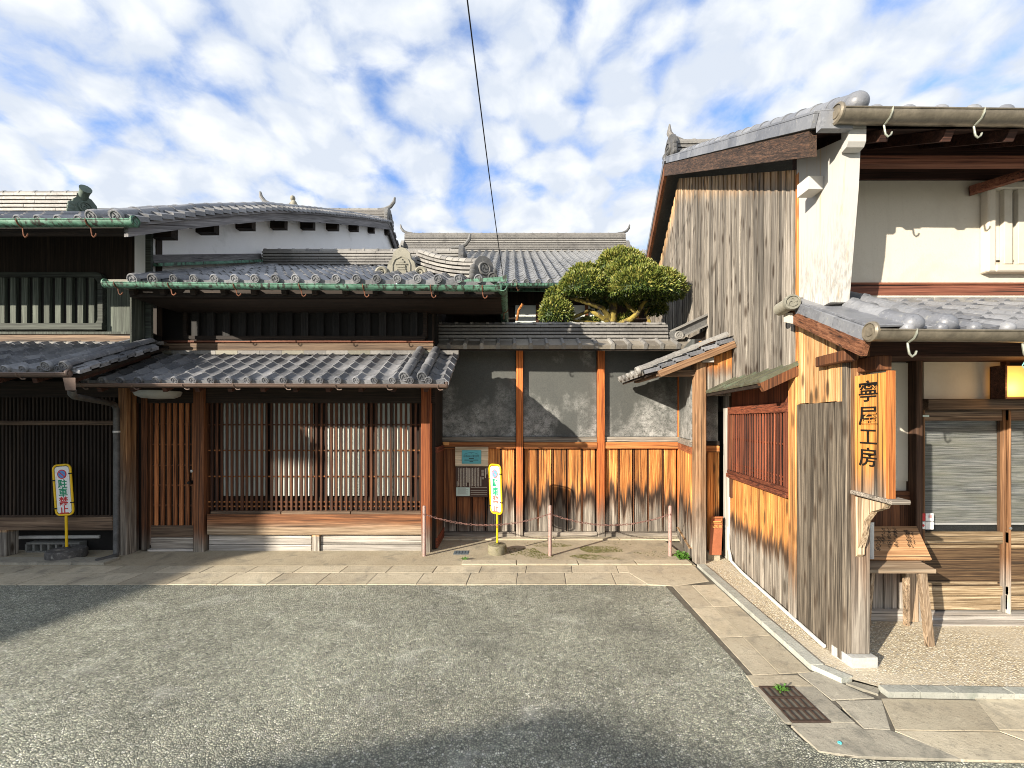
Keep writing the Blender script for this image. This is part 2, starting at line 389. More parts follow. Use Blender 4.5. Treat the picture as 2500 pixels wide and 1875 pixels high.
T_NEW = tile_mat('bright_tile', (.115, .122, .14), (.20, .208, .225), .15, .40)
T_DARK = tile_mat('ornament_tile', (.07, .07, .07), (.15, .15, .145), .3, .6)
T_LICH = tile_mat('ornament_pale_tile', (.15, .145, .115), (.27, .255, .20), .5, .7)
T_REAR = tile_mat('rear_tile', (.12, .125, .132), (.19, .195, .20), .2, .5)
T_COPE = tile_mat('coping_pan_tile', (.12, .105, .085), (.24, .215, .175), .4, .65)
def copper(name):
    m, t, p = newmat(name); g = t.add('ShaderNodeNewGeometry'); pos = g.outputs['Position']
    n = t.noise(t.vmath('MULTIPLY', pos, (9, 9, 25)), 1, 5, .65); d = t.noise(t.vmath('MULTIPLY', pos, (26, 26, 8)), 1, 4, .6)
    c = t.ramp(n, [(.3, (.036, .09, .062)), (.5, (.08, .20, .135)), (.7, (.165, .32, .24))])
    c = t.mix(t.mr(d, .49, .60), c, (.022, .026, .018)); t.l.new(c, p.inputs['Base Color'])
    p.inputs['Roughness'].default_value = .6; bump(t, p, n, .2, .003); return m
M_COPPER = copper('verdigris_copper')
M_RUSTHOOK = plain('rusty_iron', (.16, .065, .035), .55, .35, 25, .4)
M_BRGUT = plain('brown_gutter', (.15, .105, .085), .4, .12, 5, .2)
M_OLIVE = plain('bronze_gutter', (.19, .165, .125), .38, .25, 14, .35)
M_HOOK = plain('pale_galvanised', (.30, .315, .265), .45, .2, 20, .4)
M_PLASTER = plain('white_plaster', (.49, .475, .445), .85, .05, 3, 0, .12, 90, ((.42, .40, .36), .60, .80, 2.2))
M_PLASTERB = plain('blueish_plaster', (.84, .85, .86), .85, .04, 2, 0, .1, 70, ((.50, .52, .52), .60, .85, 1.2))
def wing_mat():
    m, t, p = newmat('streaked_plaster'); g = t.add('ShaderNodeNewGeometry'); pos = g.outputs['Position']
    a = t.noise(t.vmath('MULTIPLY', pos, (55, 55, 9)), 1, 5, .7); b = t.noise(pos, 2.2, 5, .6); s = t.noise(t.vmath('MULTIPLY', pos, (26, 26, .5)), 1, 4, .6)
    sp = t.add('ShaderNodeSeparateXYZ'); t.l.new(pos, sp.inputs[0]); low = t.mr(t.math('ADD', sp.outputs[2], t.math('MULTIPLY', b, -.5)), 2.85, 2.35, 0, 1)
    c = t.mix(t.math('MULTIPLY', t.mr(a, .46, .60), t.math('MULTIPLY', low, .75)), (.47, .455, .425), (.24, .23, .205))
    c = t.mix(t.mr(s, .58, .68, 0, .6), c, (.50, .36, .19)); c = t.mix(t.mr(b, .55, .8, 0, .3), c, (.42, .39, .33))
    t.l.new(c, p.inputs['Base Color']); p.inputs['Roughness'].default_value = .85; bump(t, p, t.math('ADD', a, b), .25, .004); return m
M_WING = wing_mat()
def old_plaster(name, col, grime, streak, amt=.6):
    m, t, p = newmat(name); g = t.add('ShaderNodeNewGeometry'); pos = g.outputs['Position']
    n = t.noise(pos, 1.9, 6, .65, .5); s = t.noise(t.vmath('MULTIPLY', pos, (9, 9, .8)), 1, 5, .65); f = t.noise(pos, 60, 4, .7); v = t.add('ShaderNodeTexVoronoi', {'Scale': 2.3}); v.feature = 'DISTANCE_TO_EDGE'
    t.l.new(pos, v.inputs['Vector'])
    c = t.mix(t.mr(n, .46, .72, 0, amt), col, grime); c = t.mix(t.mr(s, .56, .72, 0, amt * .7), c, streak); c = t.mix(t.mr(f, .58, .74, 0, .35), c, grime)
    t.l.new(c, p.inputs['Base Color']); p.inputs['Roughness'].default_value = .88; bump(t, p, t.math('ADD', n, f), .25, .006); return m
M_CREAM = old_plaster('cream_plaster', (.56, .51, .42), (.40, .345, .26), (.44, .39, .31))
M_BEIGE = old_plaster('beige_plaster', (.58, .535, .45), (.44, .39, .31), (.50, .45, .37), .5)  # slightly paler than the cream plaster, with less grime
M_DIM = plain('dark_interior', (.012, .011, .010), .9, .2, 4, 0, 0)
M_SHOJI = plain('shoji_paper', (.58, .62, .56), .9, .05, 3, 0, 0)
M_STONE = plain('grey_stone', (.36, .36, .34), .85, .22, 9, 0, .5, 70)
def concrete(name, c0, c1, dark, grit=26):
    m, t, p = newmat(name); g = t.add('ShaderNodeNewGeometry'); pos = g.outputs['Position']; oi = t.add('ShaderNodeObjectInfo')
    n = t.noise(pos, 2.6, 6, .62); sp_ = t.noise(pos, grit, 8, .78); st = t.noise(pos, 5.5, 7, .68, .6); dr = t.noise(pos, 70, 4, .7)
    c = t.mix(t.mr(n, .32, .68), c0, c1)
    c = t.mix(t.mr(sp_, .44, .30, 0, .75), c, tuple(x * .42 for x in c0)); c = t.mix(t.mr(sp_, .56, .70, 0, .6), c, tuple(min(.85, x * 1.45) for x in c1))
    c = t.mix(t.mr(dr, .58, .68, 0, .55), c, tuple(x * .4 for x in c0))
    c = t.mix(t.mr(st, .52, .66, 0, .8), c, dark)
    f = t.mr(oi.outputs['Random'], 0, 1, .80, 1.14); cm = t.add('ShaderNodeVectorMath', operation='SCALE'); t.l.new(c, cm.inputs[0]); t.l.new(f, cm.inputs['Scale'])
    t.l.new(cm.outputs[0], p.inputs['Base Color']); p.inputs['Roughness'].default_value = .9; bump(t, p, t.math('ADD', sp_, dr), .55, .006); return m
M_CONC = concrete('concrete', (.40, .345, .245), (.50, .445, .33), (.26, .235, .18))
M_CONCD = concrete('weathered_concrete', (.27, .25, .20), (.39, .36, .285), (.17, .165, .135))
M_APRON = concrete('sandy_concrete', (.37, .315, .215), (.46, .40, .285), (.25, .225, .165), 34)
M_KERB = concrete('kerb_stone', (.31, .315, .275), (.40, .405, .355), (.23, .25, .21))
M_YEL = plain('yellow_enamel', (.78, .50, .012), .35, .05, 8, 0, .03)
M_WHT = plain('white_panel', (.80, .80, .78), .4, .03, 5, 0, .0)
M_GRN = plain('green_lettering', (.01, .25, .12), .5, .05, 5, 0, 0)
M_REDP = plain('red_lettering', (.55, .03, .03), .5, .05, 5, 0, 0)
M_BLU = plain('blue_disc', (.10, .28, .60), .5, .05, 5, 0, 0)
M_PINK = plain('faded_red_lettering', (.50, .13, .10), .5, .08, 9, 0, 0)
M_PINKB = plain('faded_pink_paint', (.36, .245, .215), .7, .25, 30, 0, .3, 50, ((.25, .10, .06), .55, .65, 30))
M_CHAIN = plain('rusty_chain', (.22, .12, .10), .6, .3, 30, .4)
M_TEAL = plain('teal_plaque', (.10, .36, .40), .4, .08, 10, .2)
M_PALEW = wood('pale_board_wood', ((.30, .22, .13), (.50, .40, .27), (.66, .56, .42)), 'x')
M_INFO = plain('brown_information_panel', (.055, .024, .015), .4, .08, 8)
M_INK = plain('black_ink', (.008, .007, .006), .5, .1, 8, 0, 0)
M_CREAML = plain('cream_lettering', (.62, .56, .46), .6, .05, 8, 0, 0)
M_NOTICE = plain('pale_green_notice', (.55, .66, .60), .5, .05, 8, 0, 0)
M_PLQ = plain('terracotta_plaque', (.34, .115, .055), .5, .12, 10)
M_GOLD = plain('ochre_lettering', (.62, .30, .10), .5, .05, 8, 0, 0)
M_IRON = plain('cast_iron', (.085, .058, .045), .6, .3, 25, .5)
M_BLKM = plain('black_metal', (.02, .02, .02), .4, .1, 8, .5)
M_PIPE = plain('grey_drainpipe', (.085, .085, .082), .55, .35, 12, .1)
M_PVC = plain('pale_pipe', (.55, .55, .52), .5, .12, 9)
M_BLOCK = plain('concrete_block', (.17, .17, .155), .9, .2, 20, 0, .5)
M_STEEL = plain('brushed_steel', (.5, .5, .48), .3, .05, 8, .9)
M_DOME = plain('lamp_dome_enamel', (.34, .36, .35), .5, .08, 6)
M_STRING = plain('turquoise_string', (.22, .55, .50), .7, .1, 9, 0, 0)
M_CAP = plain('turquoise_plastic', (.10, .52, .55), .4, .05, 9, 0, 0)
M_CABLE = plain('black_cable', (.012, .012, .012), .6, .1, 8, 0, 0)
M_TRUNK = plain('mossy_bark', (.22, .17, .035), .9, .4, 14, 0, .8, 60, ((.06, .045, .03), .50, .60, 9))
M_COPPERS = plain('brown_sheet_roof', (.10, .10, .068), .5, .25, 12, .3, .2, 60, ((.13, .165, .115), .52, .7, 8))
def glass_mat():
    m, t, p = newmat('door_glass'); p.inputs['Base Color'].default_value = (.03, .035, .035, 1); p.inputs['Roughness'].default_value = .04
    p.inputs['Alpha'].default_value = .22; p.inputs['Specular IOR Level'].default_value = .6; return m
M_GLASS = glass_mat()
def blind_mat():
    m, t, p = newmat('reed_blind'); g = t.add('ShaderNodeNewGeometry')
    n = t.noise(t.vmath('MULTIPLY', g.outputs['Position'], (4, 4, 150)), 1, 4, .6, .4)
    n2 = t.noise(t.vmath('MULTIPLY', g.outputs['Position'], (2, 2, 9)), 1, 3, .6)
    c = t.ramp(n, [(.36, (.09, .10, .10)), (.52, (.30, .315, .31)), (.66, (.52, .53, .50))]); c = t.mix(t.mr(n2, .4, .7, 0, .5), c, (.34, .34, .24))
    t.l.new(c, p.inputs['Base Color']); p.inputs['Roughness'].default_value = .8; bump(t, p, n, .5, .004); return m
M_BLIND = blind_mat()
def lantern_mat():
    m, t, p = newmat('lit_lantern_paper'); g = t.add('ShaderNodeNewGeometry'); p.inputs['Base Color'].default_value = (.75, .5, .2, 1)
    sp = t.add('ShaderNodeSeparateXYZ'); t.l.new(g.outputs['Position'], sp.inputs[0])
    p.inputs['Emission Color'].default_value = (1.0, .46, .09, 1); p.inputs['Emission Strength'].default_value = .36; return m
M_LANT = lantern_mat()
def dark_plaster():
    """dark plaster of the garden wall, with whitish scuffs and bloom low on each bay"""
    m, t, p = newmat('dark_wall_plaster'); g = t.add('ShaderNodeNewGeometry'); pos = g.outputs['Position']
    sp = t.add('ShaderNodeSeparateXYZ'); t.l.new(pos, sp.inputs[0])
    a = t.noise(t.vmath('MULTIPLY', pos, (2.3, 2.3, 1.6)), 1, 4, .6); b = t.noise(t.vmath('MULTIPLY', pos, (9, 9, 13)), 1, 7, .72)
    f = t.noise(pos, 85, 4, .7)
    low = t.mr(sp.outputs[2], 2.15, 1.40, 0, 1)
    wet = t.math('MULTIPLY', t.mr(t.math('ADD', a, t.math('MULTIPLY', low, .26)), .56, .78), t.mr(t.math('ADD', t.math('MULTIPLY', b, .6), t.math('MULTIPLY', f, .4)), .40, .62))
    c = t.mix(t.mr(f, .3, .7), (.050, .054, .051), (.084, .088, .082)); c = t.mix(t.mr(a, .35, .65, 0, .3), c, (.115, .118, .102))
    c = t.mix(wet, c, (.40, .40, .385)); t.l.new(c, p.inputs['Base Color']); p.inputs['Roughness'].default_value = .8; bump(t, p, f, .10, .003); return m
M_DPL = dark_plaster()
def asphalt():
    m, t, p = newmat('worn_asphalt'); g = t.add('ShaderNodeNewGeometry'); pos = g.outputs['Position']
    v1 = t.add('ShaderNodeTexVoronoi', {'Scale': 80.0}); t.l.new(pos, v1.inputs['Vector'])
    v2 = t.add('ShaderNodeTexVoronoi', {'Scale': 80.0}); v2.feature = 'DISTANCE_TO_EDGE'; t.l.new(pos, v2.inputs['Vector'])
    sp = t.add('ShaderNodeSeparateColor'); t.l.new(v1.outputs['Color'], sp.inputs[0])
    c = t.ramp(sp.outputs[0], [(.0, (.26, .27, .21)), (.45, (.40, .41, .315)), (.85, (.52, .515, .40)), (.98, (.64, .64, .56))])
    e = t.mr(v2.outputs['Distance'], .0, .20); c = t.mix(e, (.075, .08, .068), c)
    big = t.noise(pos, .9, 4, .6); mid = t.noise(pos, 6, 4, .6)
    fin = t.noise(pos, 38, 3, .6)
    k = t.math('MULTIPLY', t.math('MULTIPLY', t.mr(big, .3, .7, .72, 1.26), t.mr(mid, .3, .7, .86, 1.14)), t.mr(fin, .3, .7, .72, 1.28))
    sc_ = t.noise(t.vmath('MULTIPLY', pos, (2.2, 3.4, 1)), 1, 6, .7, .5); c = t.mix(t.mr(sc_, .56, .72, 0, .45), c, (.56, .56, .50)); oil = t.noise(t.vmath('ADD', pos, (7, 3, 0)), 1.7, 6, .68); c = t.mix(t.mr(oil, .58, .72, 0, .5), c, (.11, .115, .10))
    cm = t.add('ShaderNodeVectorMath', operation='SCALE'); t.l.new(c, cm.inputs[0]); t.l.new(k, cm.inputs['Scale'])
    t.l.new(cm.outputs[0], p.inputs['Base Color']); p.inputs['Roughness'].default_value = .8
    bump(t, p, t.math('ADD', t.mr(v2.outputs['Distance'], 0, .3), t.math('MULTIPLY', sp.outputs[1], .5)), .9, .006); return m
M_ASPH = asphalt()
def pebbles():
    m, t, p = newmat('exposed_pebbles'); g = t.add('ShaderNodeNewGeometry'); pos = g.outputs['Position']
    v1 = t.add('ShaderNodeTexVoronoi', {'Scale': 82.0}); t.l.new(pos, v1.inputs['Vector']); sp = t.add('ShaderNodeSeparateColor'); t.l.new(v1.outputs['Color'], sp.inputs[0])
    c = t.ramp(sp.outputs[0], [(0, (.20, .14, .09)), (.18, (.50, .41, .27)), (.5, (.70, .60, .41)), (.75, (.80, .73, .56)), (.9, (.82, .80, .70)), (1, (.3, .3, .3))])
    c = t.mix(t.mr(v1.outputs['Distance'], .36, .62), c, (.42, .36, .255))
    bare = t.mr(t.noise(pos, 1.6, 6, .65), .46, .62); c = t.mix(t.math('MULTIPLY', bare, .65), c, (.52, .46, .35))
    t.l.new(c, p.inputs['Base Color']); p.inputs['Roughness'].default_value = .75
    bump(t, p, t.math('MULTIPLY', t.mr(v1.outputs['Distance'], .55, .1), t.math('SUBTRACT', 1.0, t.math('MULTIPLY', bare, .8))), .8, .006); return m
M_PEB = pebbles()
def leafmat():
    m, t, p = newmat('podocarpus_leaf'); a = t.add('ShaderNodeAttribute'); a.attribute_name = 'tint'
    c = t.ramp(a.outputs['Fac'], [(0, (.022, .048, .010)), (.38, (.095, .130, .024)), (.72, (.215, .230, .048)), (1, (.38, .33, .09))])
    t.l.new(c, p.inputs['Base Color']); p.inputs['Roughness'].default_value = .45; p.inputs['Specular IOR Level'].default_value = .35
    p.inputs['Subsurface Weight'].default_value = 0.0; return m
M_LEAF = leafmat()
M_WEED = plain('weed_leaf', (.07, .17, .025), .5, .3, 30)
M_MOSS = plain('moss', (.085, .085, .018), .95, .4, 40, 0, .5)

# ------------------------------------------------------------------ roof pieces
def pan_profile(w, amp, n=10):
    out = []
    for i in range(n + 1):
        s = i / n
        z = amp * math.sin(math.pi * s / .34) if s < .34 else -amp * .55 * math.sin(math.pi * (s - .34) / .66)
        out.append((s * w, z))
    return out
def pan_mb(w, l, amp, th=.016, n=10):
    pr = pan_profile(w, amp, n); m = MB()
    vs = [(x, 0, z + th) for x, z in pr] + [(x, l, z) for x, z in pr] + [(x, .002, z - .004) for x, z in pr]
    k = n + 1; fs = []
    for i in range(n):
        fs.append((i, i + 1, k + i + 1, k + i)); fs.append((2 * k + i, 2 * k + i + 1, i + 1, i))
    return m.add(vs, fs)
def swirl(m, c, r, y):        # three raised commas on a disc that faces -y
    for q in range(3):
        a = q * 2 * math.pi / 3; pts = []
        for t in range(9):
            an = a + t * .22; rr = r * (.40 + .045 * t); wd = r * (.27 * (1 - t / 9.0) + .03)
            pts.append((rr + wd, an))
        for t in range(8, -1, -1):
            an = a + t * .22; rr = r * (.40 + .045 * t); wd = r * (.27 * (1 - t / 9.0) + .03)
            pts.append((max(rr - wd, r * .06), an))
        m.prism([(c[0] + p * math.cos(t), y, c[2] + p * math.sin(t)) for p, t in pts], (0, -r * .16, 0))
def disc_mb(m, c, r, y0=.0, depth=.03):
    m.lathe([(r, 0), (r, depth), (r * .90, depth + r * .16), (r * .76, depth + r * .16), (r * .72, depth), (r * .01, depth)], (c[0], y0, c[2]), (0, -1, 0), 20)
    swirl(m, c, r * .72, y0 - depth)
    return m
def eave_mb(w, l, amp, r, style='disc'):
    m = pan_mb(w, l, amp); pr = pan_profile(w, amp)
    lowz = -amp * .55 - .03
    vs = [(x, -.004, z + .014) for x, z in pr] + [(x, -.004, min(lowz, z)) for x, z in pr]; k = len(pr)
    m.add(vs, [(k + i, k + i + 1, i + 1, i) for i in range(k - 1)])
    cx = w * .17
    if style == 'disc': disc_mb(m, (cx, 0, amp * .35), r, .0, .022)
    else: m.lathe([(r, 0), (r, .01), (r * .97, .01 + r * .25), (r * .85, .01 + r * .55), (r * .62, .01 + r * .80), (r * .33, .01 + r * .95), (r * .02, .01 + r)], (cx, 0.0, amp * .25), (0, -1, 0), 18)
    return m
def round_mb(r, l):
    m = MB(); m.halfpipe((0, 0, 0), (0, l, 0), r, r * .2, 10, (0, 0, 1), 0, 180)
    m.halfpipe((0, -.004, 0), (0, l * .12, 0), r * 1.10, r * .2, 10, (0, 0, 1), 0, 180); return m
TM = {}
def tmesh(key, fn, mat):
    k = (key, mat.name)
    if k not in TM: TM[k] = fn().mesh(key.split('|')[0], mat, True, recalc=False)
    return TM[k]
def jit(M, a=.010):
    return M @ Euler((R.uniform(-a, a), R.uniform(-a, a), R.uniform(-a * .6, a * .6))).to_matrix().to_4x4()
def tile_field(parent, o, xd, yd, ncol, nrow, w, expo, mat, amp=.030, r=.038, eave='disc', keep=None, cap=300, jitter=.012):
    o, xd, yd = Vector(o), Vector(xd).normalized(), Vector(yd).normalized()
    l = expo * 1.12
    pm = tmesh('roof_tile|%.3f|%.3f|%.3f' % (w, l, amp), lambda: pan_mb(w, l, amp), mat)
    em = tmesh('eave_tile|%.3f|%.3f|%.3f|%s' % (w, l, r, eave), lambda: eave_mb(w, l, amp, r, eave), mat) if eave else pm
    rest = MB(); cnt = 0
    for j in range(nrow):
        for i in range(ncol):
            if keep and not keep(i, j): continue
            M = jit(frame(o + xd * w * i + yd * expo * j, xd, yd), jitter)
            if j == 0 and eave: put(em, 'eave_tile', parent, M); continue
            if cnt < cap: put(pm, 'roof_tile', parent, M); cnt += 1
            else:
                s = pan_mb(w, l, amp, n=7); rest.add([M @ p for p in s.v], s.f)
    if rest.v: rest.build('roof_tile', mat, parent, True, kind='stuff', recalc=False)
def round_row(parent, p, yd, n, r, l, mat, end='disc', side=(1, 0, 0)):
    rm = tmesh('round_tile|%.3f|%.3f' % (r, l), lambda: round_mb(r, l), mat); yd = Vector(yd).normalized()
    for j in range(n): put(rm, 'round_tile', parent, jit(frame(Vector(p) + yd * l * j, side, yd), .012))
    if end == 'disc': dm = tmesh('end_disc|%.3f' % r, lambda: disc_mb(MB(), (0, 0, 0), r * 1.08, .0, .03), mat)
    else: dm = tmesh('end_knob|%.3f' % r, lambda: MB().lathe([(r * 1.1, -.02), (r * 1.1, 0), (r * 1.04, r * .3), (r * .9, r * .6), (r * .65, r * .86), (r * .33, r * 1.02), (r * .02, r * 1.08)], (0, 0, 0), (0, -1, 0), 20), mat)
    put(dm, 'end_disc' if end == 'disc' else 'end_knob', parent, frame(Vector(p), side, yd))
def ridge(parent, p0, p1, width, n, ch, mat, name='ridge', tl=.26, capr=.05, ripple=.0, clips=True, taper=.0, capmat=None):
    """stacked courses of thin flat tiles under a row of cap tiles; p0-p1 is the foot line"""
    p0, p1 = Vector(p0), Vector(p1); d = (p1 - p0).normalized(); L = (p1 - p0).length; side = d.cross(Vector((0, 0, 1))).normalized(); up = side.cross(d).normalized()
    core = MB().beam(p0 + up * (n * ch / 2), p1 + up * (n * ch / 2), width * .78 - .05, n * ch, up).build(name, M_DRK2, parent)
    host = core if parent.parent is None else parent          # never a fourth level
    for c in range(n):
        m = MB(); wd = width * (1 - .16 * c / max(1, n)) ; a = 0.0; off = (c % 2) * tl * .5
        while a < L - .01:
            b = min(L, (a + tl - (off if a == 0 else 0)))
            q = R.uniform(-.0015, .0015); hh = ch * .64
            m.obox(p0 + d * (a + .0015) - side * (wd / 2 + q) + up * (c * ch + .002), d * max(.01, b - a - .003), side * (wd + 2 * q), up * hh)
            a = b
        m.build('ridge_course', mat, host)
    nc = max(2, int(L / (tl * .72))); sl = L / nc
    cm = tmesh('cap_tile|%.3f|%.3f' % (capr, sl), lambda: round_mb(capr, sl), capmat or mat)
    for i in range(nc): put(cm, 'cap_tile', host, jit(frame(p0 + d * sl * i + up * n * ch, side, d), .01))
    return core
def horn(m, c, d, s):          # upswept tip on a ridge end, d points outwards
    c, d = Vector(c), Vector(d).normalized(); u = Vector((0, 0, 1))
    m.tube([c - d * .35 * s + u * .0, c - d * .1 * s + u * .02 * s, c + d * .1 * s + u * .10 * s, c + d * .22 * s + u * .26 * s, c + d * .25 * s + u * .42 * s],
           [.04 * s, .055 * s, .065 * s, .06 * s, .035 * s], 8)
def ornament(parent, c, right, s, mat, style='crest', name='ridge_ornament'):
    """ridge-end tile: arched slab with a raised emblem, scrolls at the feet; c is the foot centre, it faces right x up"""
    m = MB(); 
    arch = [(-.50, 0), (-.46, .30), (-.40, .52), (-.30, .60), (-.26, .80), (-.12, .93), (0, .97), (.12, .93), (.26, .80), (.30, .60), (.40, .52), (.46, .30), (.50, 0)]
    if style != 'crest': arch = [(-.42, 0), (-.48, .35), (-.40, .70), (-.22, .92), (0, .98), (.22, .92), (.40, .70), (.48, .35), (.42, 0)]
    m.prism([(x * s, 0, z * s) for x, z in arch], (0, .16 * s, 0))
    m.prism([(x * s * .97, -.02 * s, z * s * .98 + .005) for x, z in arch], (0, .02 * s, 0))
    if style == 'crest':
        for sx_ in (-1, 1):
            path = []
            for k in range(22):
                a = k * .42; rr = .17 * (1 - k / 24.0); path.append(((sx_ * (.58 + rr * math.cos(a))) * s, -.06 * s, (.17 + rr * math.sin(a)) * s))
            m.tube(path, [.060 * s * (1 - k / 40.0) for k in range(22)], 6)
            m.lathe([(.17 * s, 0), (.15 * s, .05 * s), (.02 * s, .06 * s)], (sx_ * .58 * s, .02 * s, .17 * s), (0, -1, 0), 14)
        rim = [(-.27, .12), (-.27, .42), (-.20, .58), (0, .68), (.20, .58), (.27, .42), (.27, .12), (-.27, .12)]
        m.tube([(x * s, -.03 * s, z * s) for x, z in rim], .022 * s, 6)
        for (x0, x1, z0, z1) in ((-.15, .15, .13, .24), (-.13, .13, .26, .32), (-.12, .12, .34, .40), (-.17, .17, .42, .46), (-.08, .08, .47, .54), (-.03, .03, .54, .60)):
            m.box(x0 * s, x1 * s, -.06 * s, -.015 * s, z0 * s, z1 * s)
    else:
        mm = disc_mb(MB(), (0, 0, .46 * s), .27 * s, -.01 * s, .04 * s); m.add(mm.v, mm.f)
        for sx_ in (-1, 1):
            for q in range(3): m.lathe([(.13 * s, 0), (.13 * s, .10 * s), (.07 * s, .14 * s)], (sx_ * (.50 - .02 * q) * s, .06 * s, (.10 + .17 * q) * s), (0, -1, 0), 10)
    right = Vector(right).normalized(); up = Vector((0, 0, 1)); y = up.cross(right)
    me = m.mesh(name, mat, True); return put(me, name, parent, Matrix(((right.x, y.x, 0, c[0]), (right.y, y.y, 0, c[1]), (0, 0, 1, c[2]), (0, 0, 0, 1))))
def gutter(parent, p0, p1, r, mat, hmat, hooks=(), ends=True, hl=.05):
    p0, p1 = Vector(p0), Vector(p1); m = MB().halfpipe(p0, p1, r, .006, 10)
    d = (p1 - p0).normalized()
    g = m.build('gutter', mat, parent, True)
    lips = MB(); s = d.cross(Vector((0, 0, 1))).normalized()
    for q in (-1, 1): lips.tube([p0 + s * q * r, p1 + s * q * r], .006, 6)
    lips.build('gutter_lip', mat, g)
    if ends:
        for P, q in ((p0, -1), (p1, 1)):
            MB().lathe([(r * 1.04, 0), (r * 1.04, .012), (r * .85, .02), (r * .8, .012), (r * .5, .012), (r * .45, .018), (r * .02, .018)], P, d * q, 20).build('gutter_end', mat, g, True)
    base = None
    for h in hooks:
        P = p0 + (p1 - p0) * h
        if base is None:
            y = Vector((0, 0, 1)).cross(d)
            lp = [(0, -r * 1.02, .006), (0, -r * 1.0, -r * .35), (0, -r * .72, -r * .80), (0, -r * .2, -r * 1.06), (0, 0, -r * 1.12), (.004, 0, -r * 1.12 - hl * .5), (.010, 0, -r * 1.12 - hl), (.026, 0, -r * 1.12 - hl * 1.28), (.044, 0, -r * 1.12 - hl * 1.05), (.050, 0, -r * 1.12 - hl * .75)]
            base = MB().tube(lp, .0058, 6).mesh('gutter_hook', hmat, True)
        put(base, 'gutter_hook', g, frame(P, d, Vector((0, 0, 1)).cross(d)))
    return g
M_DRK2 = plain('ridge_mortar', (.05, .047, .042), .95, .2, 9)

# ------------------------------------------------------------------ ground
MB().add([(-600, -600, 0), (600, -600, 0), (600, 600, 0), (-600, 600, 0)], [(0, 1, 2, 3)]).build('ground', plain('bare_earth', (.16, .14, .11), .95, .2, 2, 0, .3), None, kind='structure')
pts = [(-60, 4.13)] + [(x, 4.13 + .012 * math.sin(x * 3)) for x in [-8 + .5 * i for i in range(19)]] + [(1.45, 4.10), (1.52, 4.02), (1.50, 3.4), (1.46, 2.7), (1.42, 2.3), (1.44, 2.12), (1.52, 2.03), (1.7, 2.0), (2.4, 1.985), (4, 1.97), (60, 1.9), (60, -60), (-60, -60)]
MB().add([(x, y, .014) for x, y in pts], [tuple(range(len(pts)))[::-1]]).build('road', M_ASPH, None, kind='structure')

def slab(poly, z0, z1, name, mat, parent, gap=.005, tilt=0.0):
    c = Vector((sum(p[0] for p in poly) / len(poly), sum(p[1] for p in poly) / len(poly)))
    def ins(g): return [((p[0] - c.x) * (1 - g / max(.05, (Vector(p) - c).length)) + c.x, (p[1] - c.y) * (1 - g / max(.05, (Vector(p) - c).length)) + c.y) for p in poly]
    a, b = ins(gap), ins(gap + .003); n = len(poly); dz = R.uniform(-.0008, .0012); tx, ty = R.uniform(-.002, .002), R.uniform(-.002, .002)
    def zz_(p): return z1 + dz + tx * (p[0] - c.x) + ty * (p[1] - c.y) + tilt * (p[1] - c.y)
    vs = [(p[0], p[1], z0) for p in a] + [(p[0], p[1], zz_(p) - .0015) for p in a] + [(p[0], p[1], zz_(p)) for p in b]
    fs = [tuple(range(2 * n, 3 * n))]
    for k in (0, 1):
        for i in range(n):
            j = (i + 1) % n; fs.append((k * n + i, k * n + j, k * n + n + j, k * n + n + i))
    return MB().add(vs, fs).build(name, mat, parent)
strip = MB().add([(-9, 4.132, .0195), (1.97, 4.132, .0195), (1.97, 4.66, .0285), (-9, 4.66, .0285)], [(0, 1, 2, 3)])
strip.add([(1.46, 2.10, .0180), (2.0, 2.5, .0180), (2.0, 4.131, .0180), (1.46, 4.131, .0180)], [(0, 1, 2, 3)])
strip.add([(1.56, 2.02, .0176), (6, 1.99, .0176), (6, 2.5, .0176), (2.0, 2.5, .0176)], [(0, 1, 2, 3)])
strip = strip.build('street_gutter', plain('joint_grit', (.10, .09, .07), .95, .3, 20), None, kind='structure')
xx = -8.6
while xx < 1.30:                     # gutter stones along the far side: front apron stones and a narrower back row
    slab([(xx, 4.13), (xx + .48, 4.13), (xx + .50, 4.42), (xx + .02, 4.42)], .008, .024, 'gutter_stone', M_CONC, strip, .004, .02)
    xx += .48
xx = -8.5
while xx < 1.2:
    slab([(xx, 4.425), (xx + .48, 4.425), (xx + .50, 4.62), (xx + .02, 4.62)], .008, .029, 'gutter_stone', M_CONC, strip, .004, .02)
    xx += .48
slab([(1.30, 4.13), (1.53, 4.08), (1.93, 4.20), (1.96, 4.62), (1.22, 4.62), (1.20, 4.42)], .008, .0268, 'gutter_stone', M_CONC, strip, .004, .018)
for y0, y1 in ((3.62, 4.10), (3.12, 3.62), (2.66, 3.12)):
    e0, e1 = 1.43 + .022 * (y0 - 2.1), 1.43 + .022 * (y1 - 2.1); k0, k1 = 1.885 + .052 * (y0 - 2.68), 1.885 + .052 * (y1 - 2.68)
    slab([(e0 + .05, y0), ((e0 + k0) / 2, y0 + .01), ((e1 + k1) / 2, y1 + .01), (e1 + .05, y1)], .008, .0208, 'gutter_stone', M_CONC, strip, .004)
    slab([((e0 + k0) / 2, y0 + .01), (k0 - .01, y0 + .03), (k1 - .01, y1 + .03), ((e1 + k1) / 2, y1 + .01)], .008, .0215, 'gutter_stone', M_CONC, strip, .004)
slab([(1.80, 2.42), (2.06, 2.44), (1.90, 2.70), (1.78, 2.68)], .008, .0215, 'gutter_stone', M_CONCD, strip, .003)
slab([(1.46, 2.05), (1.62, 2.015), (2.13, 2.0), (1.93, 2.19), (1.44, 2.215)], .008, .0208, 'gutter_stone', M_CONCD, strip, .004)
slab([(1.80, 2.20), (1.93, 2.19), (2.09, 2.43), (1.82, 2.42)], .008, .0212, 'gutter_stone', M_CONCD, strip, .003)
